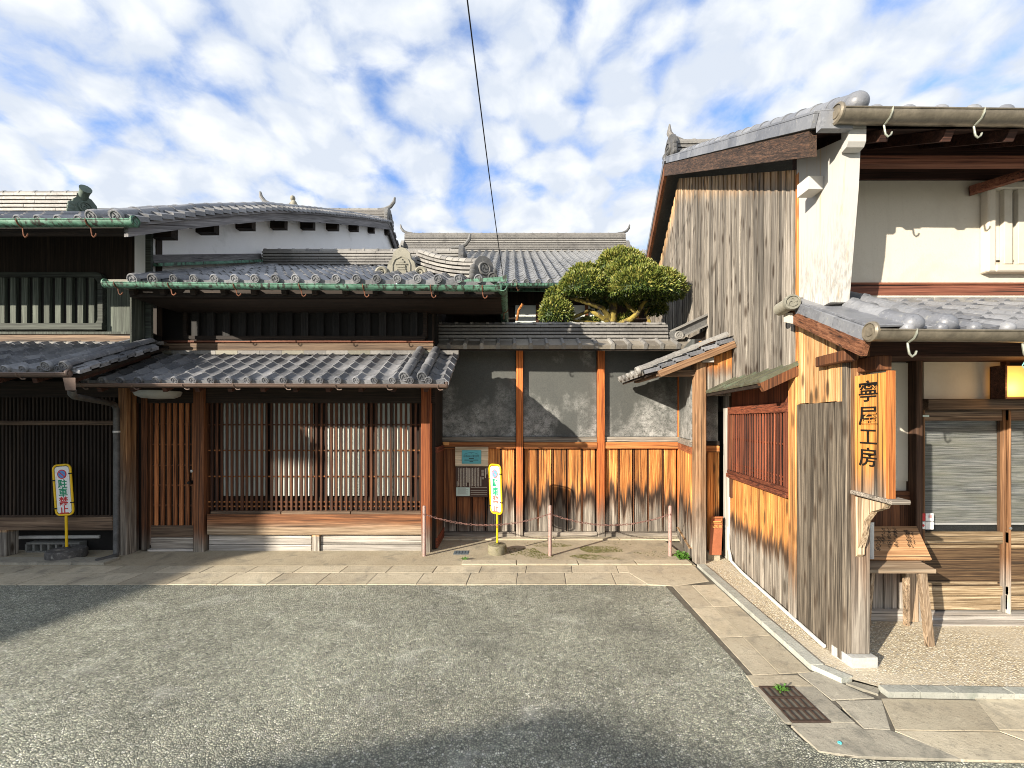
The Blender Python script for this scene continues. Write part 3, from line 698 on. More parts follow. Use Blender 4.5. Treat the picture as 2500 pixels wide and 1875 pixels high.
slab([(1.44, 2.222), (1.50, 2.212), (1.80, 2.196), (1.79, 2.244), (1.46, 2.245)], .008, .018, 'gutter_stone', M_CONCD, strip, .001)
slab([(1.435, 2.552), (1.79, 2.552), (1.77, 2.66), (1.445, 2.66)], .008, .0208, 'gutter_stone', M_CONC, strip, .003)
slab([(1.425, 2.245), (1.461, 2.245), (1.461, 2.55), (1.432, 2.55)], .008, .019, 'gutter_stone', M_CONCD, strip, .001)
slab([(1.669, 2.247), (1.79, 2.245), (1.79, 2.55), (1.669, 2.55)], .008, .0208, 'gutter_stone', M_CONCD, strip, .001)
for x0, x1 in ((2.09, 2.62), (2.62, 3.2), (3.2, 3.8), (3.8, 4.4)):
    slab([(x0 - .14, 2.19), (x1 - .14, 2.18), (x1, 2.42), (x0, 2.44)], .008, .0215, 'gutter_stone', M_CONC, strip, .004)
    slab([(x0, 1.995), (x1, 1.985), (x1 - .15, 2.175), (x0 - .15, 2.185)], .008, .0208, 'gutter_stone', M_CONC, strip, .004)

ap = MB().box(-9.5, 1.98, 4.622, 5.9, -.05, .0325)
ap = ap.build('forecourt', M_APRON, None, kind='structure')
for x0, x1 in ((-8.5, -7.2), (-7.2, -5.9), (-5.9, -4.75), (-4.75, -4.4)): slab([(x0, 4.64), (x1, 4.64), (x1, 4.83), (x0, 4.83)], .02, .060, 'edging_stone', M_CONCD, ap, .004)
for x0, x1 in ((-.55, .05), (.05, .72), (.72, 1.35), (1.35, 1.95)): slab([(x0, 4.64), (x1, 4.64), (x1, 4.78), (x0, 4.78)], .02, .046, 'edging_stone', M_CONC, ap, .006)
for x0, x1 in ((-.92, -.2), (-.2, .55), (.55, 1.4), (1.4, 2.2)): slab([(x0, 5.60), (x1, 5.60), (x1, 5.74), (x0, 5.74)], .02, .050, 'edging_stone', M_CONC, ap, .004)
mo = MB()
for k in range(9000):                # moss cushions on the ground before the garden wall
    a = R.gauss(.75, .42); b = R.gauss(5.12, .17)
    if not (-.3 < a < 1.9 and 4.80 < b < 5.58): continue
    q = noise_v = math.sin(a * 7.1 + 1.3 * math.sin(b * 9)) + math.sin(b * 13.7 + a * 5.1)
    if q < .10: continue
    s = R.uniform(.003, .011); h = R.uniform(.003, .009)
    p = [(a + s * math.cos(t), b + s * math.sin(t), .0325) for t in (0, 1.57, 3.14, 4.71)] + [(a, b, .028 + h)]
    mo.add(p, [(0, 1, 4), (1, 2, 4), (2, 3, 4), (3, 0, 4)])
setp(mo.build('moss', M_MOSS, None, kind='stuff', recalc=False), 'thin brown green moss on the ground before the garden wall', 'moss')

# wall line of the shop's long side (runs back from the street corner)
DV = Vector((.1318, .9913, 0)); NV = Vector((-.9913, .1318, 0))
def wp(Y, z, off=0.0): return Vector((1.784 + .133 * Y, Y, z)) + NV * off
pb = MB().add([(2.0, 4.95, .040), (2.6, 4.95, .040), (2.5, 3.4, .040), (8, 3.4, .040), (8, 2.47, .040), (2.14, 2.515, .040), (2.0, 2.62, .040), (1.955, 2.75, .040), (2.07, 4.62, .040)], [tuple(range(9))])
pb.box(2.2, 8, 2.6, 12, -.1, .036)
pb = pb.build('pebble_pavement', M_PEB, None, kind='structure')
yy = 2.72
while yy < 4.6:
    y1 = min(4.62, yy + R.uniform(.55, .62)); a, b = 1.885 + .052 * (yy - 2.68), 1.885 + .052 * (y1 - 2.68)
    slab([(a, yy), (a + .085, yy), (b + .085, y1), (b, y1)], .0, .052, 'kerb_stone', M_KERB, pb, .0025); yy = y1
slab([(1.89, 2.72), (1.975, 2.72), (2.06, 2.60), (1.975, 2.575)], .0, .050, 'kerb_stone', M_KERB, pb, .003)
slab([(1.985, 2.57), (2.05, 2.59), (2.16, 2.52), (2.10, 2.455)], .0, .030, 'kerb_stone', M_CONCD, pb, .008)
xx = 2.14
while xx < 5:
    x1 = xx + R.uniform(.16, .34); slab([(xx, 2.449 - .03 * (xx - 2.14)), (x1, 2.449 - .03 * (x1 - 2.14)), (x1, 2.515 - .03 * (x1 - 2.14)), (xx, 2.515 - .03 * (xx - 2.14))], .0, .052, 'kerb_stone', M_KERB, pb, .002); xx = x1

# drain grate with its slots, and the weed in it
gt = thing('drain_grate', 'rusty cast iron drain grate with three rows of slots set in the gutter corner', 'drain grate', (1.565, 2.40, .02))
fr = MB(); x0, x1, y0, y1 = 1.462, 1.668, 2.248, 2.548; nx, ny = 5, 3; bx = (x1 - x0 - .012) / nx; by = (y1 - y0 - .012) / ny
for i in range(nx + 1): fr.box(x0 + .006 + i * bx - .006, x0 + .006 + i * bx + .006, y0, y1, .004, .024, .002)
for j in range(ny + 1): fr.box(x0, x1, y0 + .006 + j * by - .008, y0 + .006 + j * by + .008, .005, .0245, .002)
fr.build('grate_bars', M_IRON, gt); MB().box(x0, x1, y0, y1, .0108, .0118).build('drain_shaft', M_DIM, gt)
def weed(name, label, c, n, s, group=None):
    m = MB(); 
    for k in range(n):
        a = R.uniform(0, 6.28); l = s * R.uniform(.5, 1.1); h = s * R.uniform(.2, .8); c0 = Vector(c) + Vector((R.uniform(-s, s) * .5, R.uniform(-s, s) * .3, 0)); d = Vector((math.cos(a), math.sin(a), 0)); q = Vector((-d.y, d.x, 0)) * l * .16
        m.add([c0, c0 + d * l * .5 + q + Vector((0, 0, h)), c0 + d * l + Vector((0, 0, h * .8)), c0 + d * l * .5 - q + Vector((0, 0, h))], [(0, 1, 2, 3)])
    return setp(m.build(name, M_WEED, None, recalc=False), label, 'weed', group)
weed('weed', 'bright green weed growing up through the iron drain grate', (1.565, 2.50, .025), 46, .04)
weed('weed', 'tuft of green weed at the foot of the corner gate post', (1.93, 4.86, .03), 90, .10)
weed('weed', 'small green weed on the paving between the bollards in front of the dark doorway', (-.52, 4.80, .03), 24, .05)
setp(MB().lathe([(.009, 0), (.009, .007), (.006, .007), (.006, .003)], (1.60, 2.10, .019), (0, 0, 1), 12).build('bottle_cap', M_CAP, None), 'tiny turquoise bottle cap lying in the gutter below the drain grate', 'bottle cap')
vc = MB().box(X(1108, 5.1), X(1146, 5.1), 5.0, 5.16, .024, .033, .003)
for k in range(5): vc.box(X(1110, 5.1) + k * .035, X(1110, 5.1) + k * .035 + .02, 5.02, 5.14, .033, .036)
setp(vc.build('valve_cover', plain('blue_grey_iron', (.12, .15, .17), .6, .2, 20), None), 'small blue grey valve cover in the ground beneath the information panels', 'valve cover')

# ------------------------------------------------------------------ main merchant house (middle)
LO = dict(ch=.004)
mh = thing('merchant_house', 'long low wooden merchant house with red brown street lattice beside the garden wall', 'house', (-2.7, 5.2, 0))
def P(m, name, mat, parent=None, smooth=False, label=None): return m.build(name, mat, parent or mh, smooth, label)
# lower (street) storey
P(MB().box(-4.6, -.93, 5.33, 5.45, 0, 3.1), 'wall', M_DIM)
P(MB().box(-4.6, -.92, 4.98, 5.3, 2.05, 2.16, .006), 'beam', W_DRKX)
P(MB().box(-4.55, -.92, 5.14, 5.24, 1.80, 2.05, .004), 'header', W_DRKX)
P(MB().box(X(291, 5.0), X(312, 5.0), 4.98, 5.12, .02, 2.05, .006), 'post', W_PILLAR, label='weathered orange brown corner post at the drainpipe')
P(MB().box(X(312, 5.05), X(318, 5.05), 5.0, 5.17, .02, 2.05, .004), 'post', W_BRN)
P(MB().box(X(312, 5.17), X(353, 5.17), 5.175, 5.2, .05, 1.9), 'panel', W_DRK)
P(MB().box(X(353, 5.17), X(366, 5.17), 5.12, 5.2, .05, 1.9, .004), 'jamb', W_BRN)
P(MB().box(X(481, 5.17), X(507, 5.17), 5.10, 5.22, .02, 2.05, .006), 'post', W_BRN)
P(MB().box(X(1032, 5.17), X(1054, 5.17), 5.08, 5.20, .02, 2.05, .006), 'post', wood('red_post_wood', ((.09, .02, .008), (.27, .075, .022), (.42, .14, .045)), 'z', weather=(.10, .45, .3, GREY, .2)))
dr = P(MB().box(X(368, 5.17), X(480, 5.17), 5.185, 5.20, .28, 1.80), 'door', W_DRK)
for k in range(7):
    a = X(1270 / 3.318 + k * 15.2 - 3.9, 5.17); P(MB().box(a, a + .041, 5.155, 5.18, .30, 1.80, .003), 'door_slat', W_DOOR, dr)
for v in (1036, 1085, 1135, 1185, 1234): P(MB().box(X(368, 5.17), X(480, 5.17), 5.168, 5.183, Z(v, 5.17) - .010, Z(v, 5.17) + .010), 'door_rail', W_BRNX, dr)
for a, b in ((368, 372), (477, 480.5)): P(MB().box(X(a, 5.17), X(b, 5.17), 5.15, 5.19, .1, 1.83, .003), 'door_stile', W_BRN, dr)
P(MB().box(X(371, 5.17), X(477, 5.17), 5.15, 5.185, .19, .335, .004), 'door_board', W_OLDX, dr); P(MB().box(X(371, 5.17), X(477, 5.17), 5.153, 5.185, .06, .187, .004), 'door_board', W_GREYX, dr)
P(MB().box(X(368, 5.17), X(480, 5.17), 5.12, 5.22, .0, .058, .004), 'door_sill', W_PALEX, dr)
hx = X(470, 5.15); P(MB().lathe([(.022, 0), (.022, .02), (.014, .04), (.02, .06), (.012, .075)], (hx, 5.15, Z(1177, 5.15)), (0, -1, 0), 12), 'door_knob', M_BLKM, dr, True)
P(MB().lathe([(.016, 0), (.016, .02), (.004, .022)], (hx, 5.15, Z(1150, 5.15)), (0, -1, 0), 12), 'door_lock', M_STEEL, dr, True)
# lattice bay
bay = P(MB().box(X(508, 5.17), X(1032, 5.17), 5.255, 5.27, .6, 1.9), 'lattice_window', W_DRK)
for a, b in ((548, 594), (596, 652), (662, 714), (716, 766), (797, 848), (850, 898), (917, 960), (962, 1001)):
    P(MB().box(X(a, 5.22), X(b, 5.22), 5.205, 5.22, .68, Z(985, 5.22)), 'shoji_panel', M_SHOJI, bay)
nl = 43
for k in range(nl):
    u = 514 + k * 12.15; q = .031 if k % 6 else .036
    P(MB().box(X(u, 5.17), X(u, 5.17) + q * R.uniform(.9, 1.05), 5.166, 5.182, Z(1247, 5.17), 1.90, .003), 'lattice_slat', W_LAT, bay)
for v in (1037, 1099.5, 1163, 1225, 1236): P(MB().box(X(509, 5.2), X(1031, 5.2), 5.1825, 5.192, Z(v, 5.19) - .008, Z(v, 5.19) + .008), 'lattice_rail', W_RAIL if v > 1090 else W_BRNX, bay)  # sunlit lower rails painted orange, those in eave shadow brown
for a, b in ((518, 688), (690, 857), (859, 1029)): P(MB().box(X(a, 5.15), X(b, 5.15), 5.12, 5.22, Z(1255, 5.15), Z(1247.5, 5.15), .003), 'sill_strip', W_OLDX)
P(MB().box(X(509, 5.13), X(1031, 5.13), 5.10, 5.24, Z(1305, 5.12), Z(1255.5, 5.12), .006), 'sill_beam', W_SILL)
for a, b in ((510, 760), (783, 1031)):
    P(MB().box(X(a, 5.16), X(b, 5.16), 5.16, 5.2, Z(1329, 5.16), Z(1307, 5.16), .003), 'plinth_board', W_PALEX); P(MB().box(X(a, 5.16), X(b, 5.16), 5.157, 5.2, .02, Z(1330, 5.16), .003), 'plinth_board', W_PALEX)
P(MB().box(X(762, 5.14), X(781, 5.14), 5.13, 5.2, .02, Z(1306, 5.14), .003), 'strut', W_GREYZ)
# return side towards the garden wall
P(MB().box(-.97, -.925, 5.2, 5.72, .02, 2.3), 'return_wall', W_DRK)  # near-black wood paints the shadow on this return
P(MB().box(-.925, -.90, 5.2, 5.74, 1.20, 1.27), 'rail', W_REDY); P(MB().box(-.925, -.90, 5.2, 5.74, .05, .17, .003), 'rail', W_REDY)
for k in range(6): P(MB().box(-.925, -.912, 5.21 + k * .088, 5.293 + k * .088, .17, 1.2), 'side_board', W_BRN)
# upper storey
P(MB().box(-4.6, -.95, 5.28, 5.42, 2.3, 3.3), 'wall', M_DIM); P(MB().box(-.97, -.20, 6.2, 6.3, 2.3, 3.1), 'wall', W_DRK); P(MB().box(-.98, -.955, 5.27, 6.2, 2.3, 3.2), 'side_wall', W_DRK)
P(MB().box(-4.25, -.95, 5.20, 5.30, Z(862, 5.2), Z(838, 5.2), .004), 'beam', W_OLDX); P(MB().box(-4.25, -.95, 5.185, 5.30, Z(836, 5.2), Z(832, 5.2)), 'beam', W_RAFTR)
sw = P(MB().box(X(448, 5.22), X(1040, 5.22), 5.255, 5.275, Z(826, 5.22), Z(738, 5.22)), 'slat_window', M_DIM)
def mushiko_frame(parent, u0, u1, v0, v1, Y, mat, r=14, t=9):
    pts = []
    for cx, cy, a0 in ((u1 - r, v0 + r, 270), (u1 - r, v1 - r, 0), (u0 + r, v1 - r, 90), (u0 + r, v0 + r, 180)):
        for k in range(5):
            an = math.radians(a0 + 90 * k / 4); pts.append((cx + r * math.cos(an), cy + r * math.sin(an)))
    m = MB(); cu, cv_ = (u0 + u1) / 2, (v0 + v1) / 2
    o = [px(u, v, Y) for u, v in pts]; i_ = [px(u + (t if u < cu else -t), v + (t if v < cv_ else -t), Y) for u, v in pts]; n = len(pts)
    b = [Vector((0, .06, 0)) + p for p in o]; b2 = [Vector((0, .06, 0)) + p for p in i_]
    fs = []
    for k in range(n):
        j = (k + 1) % n; fs += [(k, j, n + j, n + k), (k, j, 2 * n + j, 2 * n + k), (n + k, n + j, 3 * n + j, 3 * n + k)]
    return m.add(o + i_ + b + b2, fs).build('window_frame', mat, parent)
mushiko_frame(sw, 446, 1042, 733, 832, 5.20, W_DRKX)
P(MB().box(X(450, 5.2), X(1038, 5.2), 5.19, 5.24, Z(828, 5.2), Z(820, 5.2)), 'window_sill', W_DRKX, sw)
for k in range(15): P(MB().box(X(466 + k * 38.2, 5.2), X(484 + k * 38.2, 5.2), 5.205, 5.24, Z(824, 5.2), Z(736, 5.2), .003), 'window_slat', wood('black_slat_wood', ((.004, .004, .004), (.011, .0105, .010), (.022, .021, .020)), 'z') if 'black_slat_wood' not in MATS else MATS['black_slat_wood'], sw)  # slats in one near-black wood tone
# street (pent) roof
A0 = Vector((-4.41, 4.42, 1.975)); yA = Vector((0, .78, .385)); nA = yA.normalized()
rf = P(MB().hexa([(-4.42, 4.45, 1.93), (-.68, 4.45, 1.93), (-.68, 5.3, 2.35), (-4.42, 5.3, 2.35), (-4.42, 4.45, 1.965), (-.68, 4.45, 1.965), (-.68, 5.3, 2.385), (-4.42, 5.3, 2.385)]), 'pent_roof', W_DRKX)
tile_field(rf, A0 + Vector((0, 0, .03)), (1, 0, 0), yA, 20, 5, .1855, .172, T_GREY, amp=.026, r=.040)
for ex in (-1.10, -.915): round_row(rf, (ex, 4.41, 2.055), yA, 4, .052, .215, T_GREY)
for j in range(9): P(MB().obox(Vector((-.70, 4.42, 2.0)) + nA * (.10 * j) + Vector((0, 0, .012 * (j % 2))), (.05, 0, -.045), nA * .11, (0, 0, .035)), 'verge_tile', T_GREY, rf)
P(MB().beam((-.70, 4.44, 1.965), (-.70, 5.28, 2.38), .03, .10), 'verge_board', W_DRKX, rf)
for k in range(14): P(MB().obox((-4.35 + .265 * k, 5.16, 2.385), (.262, 0, 0), (0, .05, .012), (0, -.005, .045)), 'flashing_tile', T_OLD if k % 3 else T_LICH, rf)
for k in range(11): P(MB().beam((-4.3 + .34 * k, 4.48, 1.915), (-4.3 + .34 * k, 5.25, 2.29), .045, .05), 'rafter', W_RAFT, rf)
gutter(mh, (-4.42, 4.36, 1.965), (-.67, 4.36, 1.955), .034, M_BRGUT, M_BRGUT, [.02 + i * .137 for i in range(8)], True, .012)
# main hipped roof
B0 = Vector((-3.98, 4.50, 3.035)); yB = Vector((0, 2.4, .985)); nB = yB.normalized(); wB = .2115; eB = .205
ur = P(MB().add([(-4.0, 4.55, 3.01), (-.15, 4.55, 3.01), (-.79, 5.28, 3.32), (-.79, 6.95, 4.01), (-4.0, 6.95, 4.01), (-.15, 9.4, 3.01), (-.79, 8.6, 3.32), (-4.0, 9.4, 3.01), (-.9, 5.5, 3.45), (-.9, 6.95, 3.45)],
                [(0, 1, 2, 3, 4), (1, 5, 6, 2), (4, 3, 6, 5, 7)]), 'main_roof', W_DRKX)
P(MB().box(-4.05, -.12, 4.56, 5.3, 2.90, 2.935), 'soffit', W_DRKX, ur)
for k in range(13): P(MB().beam((-4.0 + .32 * k, 4.52, 2.945), (-4.0 + .32 * k, 5.3, 3.12), .05, .06), 'rafter', W_DRKX, ur)
tile_field(ur, B0 + Vector((0, 0, .03)), (1, 0, 0), yB, 18, 13, wB, eB, T_GREY, amp=.036, r=.046, keep=lambda i, j: (-3.98 + wB * (i + .6)) < -.22 - nB.y * eB * j * (.95 if j < 6 else .0) - (0 if j < 6 else .60))
for ex in (-3.92, -3.71): round_row(ur, (ex, 4.47, 3.065), yB, 11, .054, .225, T_GREY)
MB().box(-4.2, -3.95, 4.47, 4.9, 3.02, 3.06).build('corner_slab', T_LICH, ur)
rg = ridge(ur, (-3.96, 6.9, 4.055), (-.80, 6.9, 4.055), .22, 5, .046, T_OLD, tl=.30, capr=.055, capmat=T_OLD)
m = MB(); horn(m, (-.80, 6.9, 4.36), (1, 0, 0), .52); m.build('ridge_horn', T_DARK, ur, True)
ornament(ur, (-.77, 6.90, 3.98), (0, 1, 0), .42, T_DARK, 'disc')
# descending ridge with the pale crest ornament, and the curved hip ridge to the corner
ridge(ur, (-1.36, 5.44, 3.40), (-1.36, 6.8, 4.0), .17, 4, .042, T_OLD, tl=.24, capr=.05)
ornament(ur, (-1.36, 5.30, 3.34), (1, 0, 0), .40, T_LICH, 'crest')
prev = None; hp = []
for k in range(6):
    t = k / 5; hp.append(Vector((-.36 - .86 * t, 4.70 + .86 * t, 3.13 + .33 * t + .16 * (t - .15) ** 2)))
for k in range(5): ridge(ur, hp[k], hp[k + 1], .15, 4, .044, T_OLD, tl=.19, capr=.05)
ornament(ur, (-.30, 4.60, 3.09), (.86, .5, 0), .27, T_DARK, 'disc')
round_row(ur, (-.20, 4.50, 3.09), (-.60, .60, .25), 1, .05, .24, T_DARK)
gutter(mh, (-4.18, 4.43, 3.005), (-.12, 4.43, 2.965), .046, M_COPPER, M_RUSTHOOK, [.03, .165, .33, .495, .655, .825, .955], True, .05)
gutter(mh, (-.10, 4.40, 2.965), (-.10, 7.6, 2.965), .046, M_COPPER, M_RUSTHOOK, [.28], False, .05)
m = MB(); m.add([(-.55, 4.37, 3.005), (-.055, 4.37, 3.005), (-.052, 4.36, 3.075), (-.10, 4.365, 3.055), (-.30, 4.37, 3.04), (-.45, 4.37, 3.03)], [(0, 1, 2, 3, 4, 5)]); m.add([(-.055, 4.37, 3.0), (-.050, 7.0, 3.0), (-.050, 7.0, 3.02), (-.052, 4.36, 3.075)], [(0, 1, 2, 3)])
P(m, 'copper_flashing', M_COPPER)
P(MB().box(-4.0, -.14, 4.58, 4.61, 2.90, 3.0), 'sun_block_board', W_DRKX)  # board added to stop sunlight between gutter and eave tiles
setp(MB().lathe([(.008, 0), (.15, .012), (.205, .04), (.22, .075), (.22, .09), (.01, .09)], (X(386, 4.88), 4.88, Z(972, 4.88) - .012), (0, 0, 1), 24).build('lamp_shade', M_DOME, None, True), 'grey half dome lamp hung under the eaves above the slatted wooden door', 'lamp')

T_GREEN = tile_mat('greenish_ornament_tile', (.05, .075, .06), (.11, .15, .12), .3, .6)
# ------------------------------------------------------------------ neighbouring house at the far left
lh = thing('merchant_house', 'dark two storey merchant house at the far left with a white gable', 'house', (-5.6, 5.0, 0))
def L(m, name, mat, parent=None, smooth=False, label=None): return m.build(name, mat, parent or lh, smooth, label)
L(MB().box(-9, -4.56, 5.18, 5.3, .0, 3.6), 'wall', M_DIM)
L(MB().box(-9, -4.2, 5.09, 5.16, 2.36, 3.9), 'wall', M_DIM)
# white gable wall under the verge
VG = [(4.06, 3.47), (5.2, 4.10), (6.6, 4.83), (8.2, 5.55), (10.2, 6.42), (12.8, 7.50)]
def vz(y):
    for (a, b), (c, d) in zip(VG, VG[1:]):
        if y <= c: return b + (d - b) * (y - a) / (c - a)
    return 7.50 - .40 * (y - 12.8)
ys = [4.90, 5.6, 6.6, 7.4, 8.2, 9.2, 10.2, 11.5, 12.75, 14, 15.5, 17]
gx = lambda y: -4.15 + .045 * (y - 4.9)
pts = [(gx(4.9), 4.90, 3.16)] + [(gx(y), y, vz(y) - .12) for y in ys] + [(gx(17), 17, 3.16)]
L(MB().prism(pts, (-.15, 0, 0)), 'gable_wall', M_PLASTERB)
L(MB().beam((-4.07, 4.92, 3.375), (-3.98, 6.9, 4.155), .10, .035), 'copper_flashing', M_COPPER); L(MB().beam((-4.12, 4.92, 3.44), (-4.03, 6.9, 4.22), .03, .09), 'flashing_board', W_VGREY)
VX = -3.62
for (a, b) in zip(ys, ys[1:]) : pass
yv = [4.08, 4.9, 5.7, 6.6, 7.4, 8.2, 9.2, 10.2, 11.5, 12.8, 14, 15.5, 17]
m1, m2, m3 = MB(), MB(), MB()
for a, b in zip(yv, yv[1:]):
    za, zb = vz(a), vz(b)
    def q(m, x0, x1, lo, hi): m.hexa([(x0, a, za + lo), (x1, a, za + lo), (x1, b, zb + lo), (x0, b, zb + lo), (x0, a, za + hi), (x1, a, za + hi), (x1, b, zb + hi), (x0, b, zb + hi)])
    q(m1, VX - .06, VX - .02, -.145 - .012 * max(0, a - 4), -.05); q(m2, VX - .08, VX + .01, -.048, -.012); q(m3, -12, VX - .02, -.011, .02)
L(m1, 'verge_board', W_VGREY); L(m2, 'verge_strip', W_VGREY); mr_ = L(m3, 'main_roof', T_DARK)
for k in range(9):
    y = 4.98 + (.62 + .045 * k) * k; L(MB().box(gx(y) - .01, min(gx(y) + .24, VX - .07), y - .05, y + .05, vz(y) - .27 - .012 * (y - 4), vz(y) - .13), 'purlin', W_DRKX)
y = 4.10; vt = tmesh('verge_tile|l', lambda: MB().obox((-.10, 0, 0), (.13, 0, -.03), (0, .17, 0), (0, 0, .045)), T_GREY)
while y < 16:
    s_ = (vz(y + .1) - vz(y)) / .1; put(vt, 'verge_tile', mr_, jit(frame((VX + .0, y, vz(y) + .035), (1, 0, 0), (0, 1, s_ - .16)), .01)); y += .155 if y < 12.8 else .3
yy = 4.1
while yy < 12.6:
    s_ = (vz(yy + .1) - vz(yy)) / .1; put(tmesh('round_tile|%.3f|%.3f' % (.06, .27), lambda: round_mb(.06, .27), T_GREY), 'round_tile', mr_, jit(frame((VX - .16, yy, vz(yy) + .05), (1, 0, 0), (0, 1, s_)), .01)); yy += .245
yC = Vector((0, 1, .55)); C0 = Vector((-7.4, 4.10, 3.485))
tile_field(mr_, C0 + Vector((.0, 0, .01)), (1, 0, 0), yC, 18, 4, .192, .22, T_GREY, amp=.036, r=.045)
for ex in (-3.97, -3.74): round_row(mr_, (ex, 4.09, 3.535), yC, 4, .058, .24, T_GREY)
gutter(lh, (-7.4, 4.02, 3.445), (-3.53, 4.02, 3.455), .052, M_COPPER, M_RUSTHOOK, [.56, .73, .895], True, .07)
ridge(mr_, (-9, 12.8, 7.48), (-3.68, 12.8, 7.48), .30, 6, .055, T_OLD, tl=.4, capr=.08)
m = MB(); horn(m, (-3.70, 12.8, 7.86), (1, 0, 0), .85); m.build('ridge_horn', T_DARK, lh, True)
m = MB(); horn(m, (-7.15, 12.6, 7.90), (-1, 0, 0), .9); m.build('ridge_horn', T_DARK, lh, True)
ornament(mr_, (-3.64, 12.8, 7.35), (0, 1, 0), .55, T_DARK, 'disc')
m = MB(); b_ = Vector((-6.47, 12.75, 7.84)); m.ball(b_ + Vector((0, 0, .13)), .10, .09, .15, 10, 6); m.ball(b_ + Vector((-.03, 0, .33)), .075, .075, .08, 10, 6); m.tube([b_ + Vector((.07, 0, .16)), b_ + Vector((.13, 0, .05)), b_ + Vector((.04, -.02, -.02))], .035, 6); m.tube([b_ + Vector((-.08, 0, .2)), b_ + Vector((-.12, -.04, .1)), b_ + Vector((-.06, -.05, .0))], .03, 6)
m.build('ridge_figure', T_LICH, lh, True)
ridge(mr_, (-7.6, 5.3, 4.13), (X(205, 5.3) , 5.3, 4.13), .20, 5, .048, T_OLD, tl=.26, capr=.045)
ornament(mr_, (X(212, 5.3), 5.28, 4.08), (.45, .9, 0), .27, T_GREEN, 'disc')
m = MB(); c_ = Vector((X(214, 5.3), 5.26, 4.38)); m.tube([c_ + Vector((-.08, .03, -.12)), c_ + Vector((.0, .0, .0)), c_ + Vector((.045, -.03, .03))], [.05, .05, .062], 12); m.build('ridge_tip', T_GREEN, lh, True)
L(MB().box(-9, -3.68, 4.12, 4.15, 3.37, 3.475), 'sun_block_board', W_DRKX)  # added board keeping the sun in the gutter gap off the slats
# upper storey front
L(MB().box(-9, -4.13, 5.0, 5.08, Z(812, 4.85), Z(722, 4.85) + .9), 'wall', W_DRK)
swl = L(MB().box(-9, X(238, 4.98), 4.985, 4.999, Z(790, 4.98), Z(672, 4.98)), 'slat_window', M_DIM)
mushiko_frame(swl, -420, 250, 664, 806, 4.93, W_SLATD, 18, 12)
for k in range(22):
    u = 218 - k * 27.3; L(MB().box(X(u, 4.96), X(u + 14.5, 4.96), 4.95, 4.985, Z(792, 4.96), Z(672, 4.96), .003), 'window_slat', W_SLAT, swl)
L(MB().box(-9, X(255, 4.95), 4.92, 4.99, Z(806, 4.95), Z(790, 4.95), .004), 'window_sill', W_SLATD, swl)
L(MB().box(X(262, 4.98), X(334, 4.98), 4.975, 4.999, Z(812, 4.98), Z(700, 4.98)), 'wall_panel', W_SLAT)
L(MB().box(X(336, 4.8), X(341, 4.8), 4.70, 4.9, Z(842, 4.8), Z(700, 4.8), .003), 'corner_board', W_SLAT); L(MB().box(X(343, 4.8), X(357, 4.8), 4.86, 4.898, Z(842, 4.8), Z(560, 4.8), .003), 'corner_post', W_SLATD)
L(MB().box(-9, X(336, 4.8), 4.93, 4.99, Z(816, 4.94), Z(810, 4.94)), 'beam', W_SLAT); L(MB().box(-9, X(336, 4.8), 4.94, 5.0, Z(843, 4.94), Z(817, 4.94), .004), 'beam', W_OLDX)
# street roof
yD = Vector((0, .92, .385)); nD = yD.normalized(); D0 = Vector((-4.0 - 22 * .165, 3.95, 2.045))
lr = L(MB().hexa([(-9, 3.98, 1.99), (-4.0, 3.98, 1.99), (-4.0, 5.02, 2.43), (-9, 5.02, 2.43), (-9, 3.98, 2.02), (-4.0, 3.98, 2.02), (-4.0, 5.02, 2.46), (-9, 5.02, 2.46)]), 'pent_roof', W_DRKX)
tile_field(lr, D0 + Vector((0, 0, .02)), (1, 0, 0), yD, 22, 7, .165, .160, T_GREY, amp=.025, r=.036)
for ex in (-4.24, -4.075): round_row(lr, (ex, 3.94, 2.10), yD, 5, .045, .20, T_GREY)
for j in range(9): L(MB().obox(Vector((-4.04, 3.95, 2.05)) + nD * (.105 * j) + Vector((0, 0, .012 * (j % 2))), (.07, 0, -.03), nD * .12, (0, 0, .035)), 'verge_tile', T_GREY, lr)
for k in range(12): L(MB().obox((-4.0 - .27 * (k + 1), 4.90, 2.455), (.267, 0, 0), (0, .05, .012), (0, -.005, .035)), 'flashing_tile', T_OLD, lr)
for k in range(12): L(MB().beam((-4.1 - .34 * k, 4.0, 1.97), (-4.1 - .34 * k, 4.85, 2.33), .045, .05), 'rafter', W_RAFT, lr)
gutter(lh, (-7.6, 3.89, 2.035), (X(165, 3.89), 3.89, 2.02), .034, M_BRGUT, M_BRGUT, [.3, .6, .88], True, .012)
# lower lattice
lat = L(MB().box(-8.8, X(280, 5.1), 5.12, 5.14, .3, 1.9), 'lattice_window', M_DIM)
for k in range(17): u = 274 - k * 16; L(MB().box(X(u - 11, 5.1), X(u, 5.1), 5.105, 5.115, Z(1026, 5.1), Z(968, 5.1)), 'pale_panel', W_SLAT, lat)
for k in range(42):
    u = 276 - k * 9.35; L(MB().box(X(u, 5.05), X(u, 5.05) + .022, 5.045, 5.07, Z(1262, 5.05), Z(960, 5.05)), 'lattice_slat', W_DRK, lat)
for v in (1091, 1149, 1206): L(MB().box(X(-120, 5.09), X(280, 5.09), 5.072, 5.085, Z(v, 5.08) - .006, Z(v, 5.08) + .006), 'lattice_rail', W_OLDX, lat)
L(MB().box(-8.8, X(280, 5.02), 5.0, 5.09, Z(1038, 5.02), Z(1027, 5.02), .003), 'lattice_rail', W_OLDX, lat)
L(MB().box(-8.8, X(278, 4.97), 4.95, 5.12, Z(1294, 4.97), Z(1262, 4.97), .006), 'sill_beam', W_OLDX)
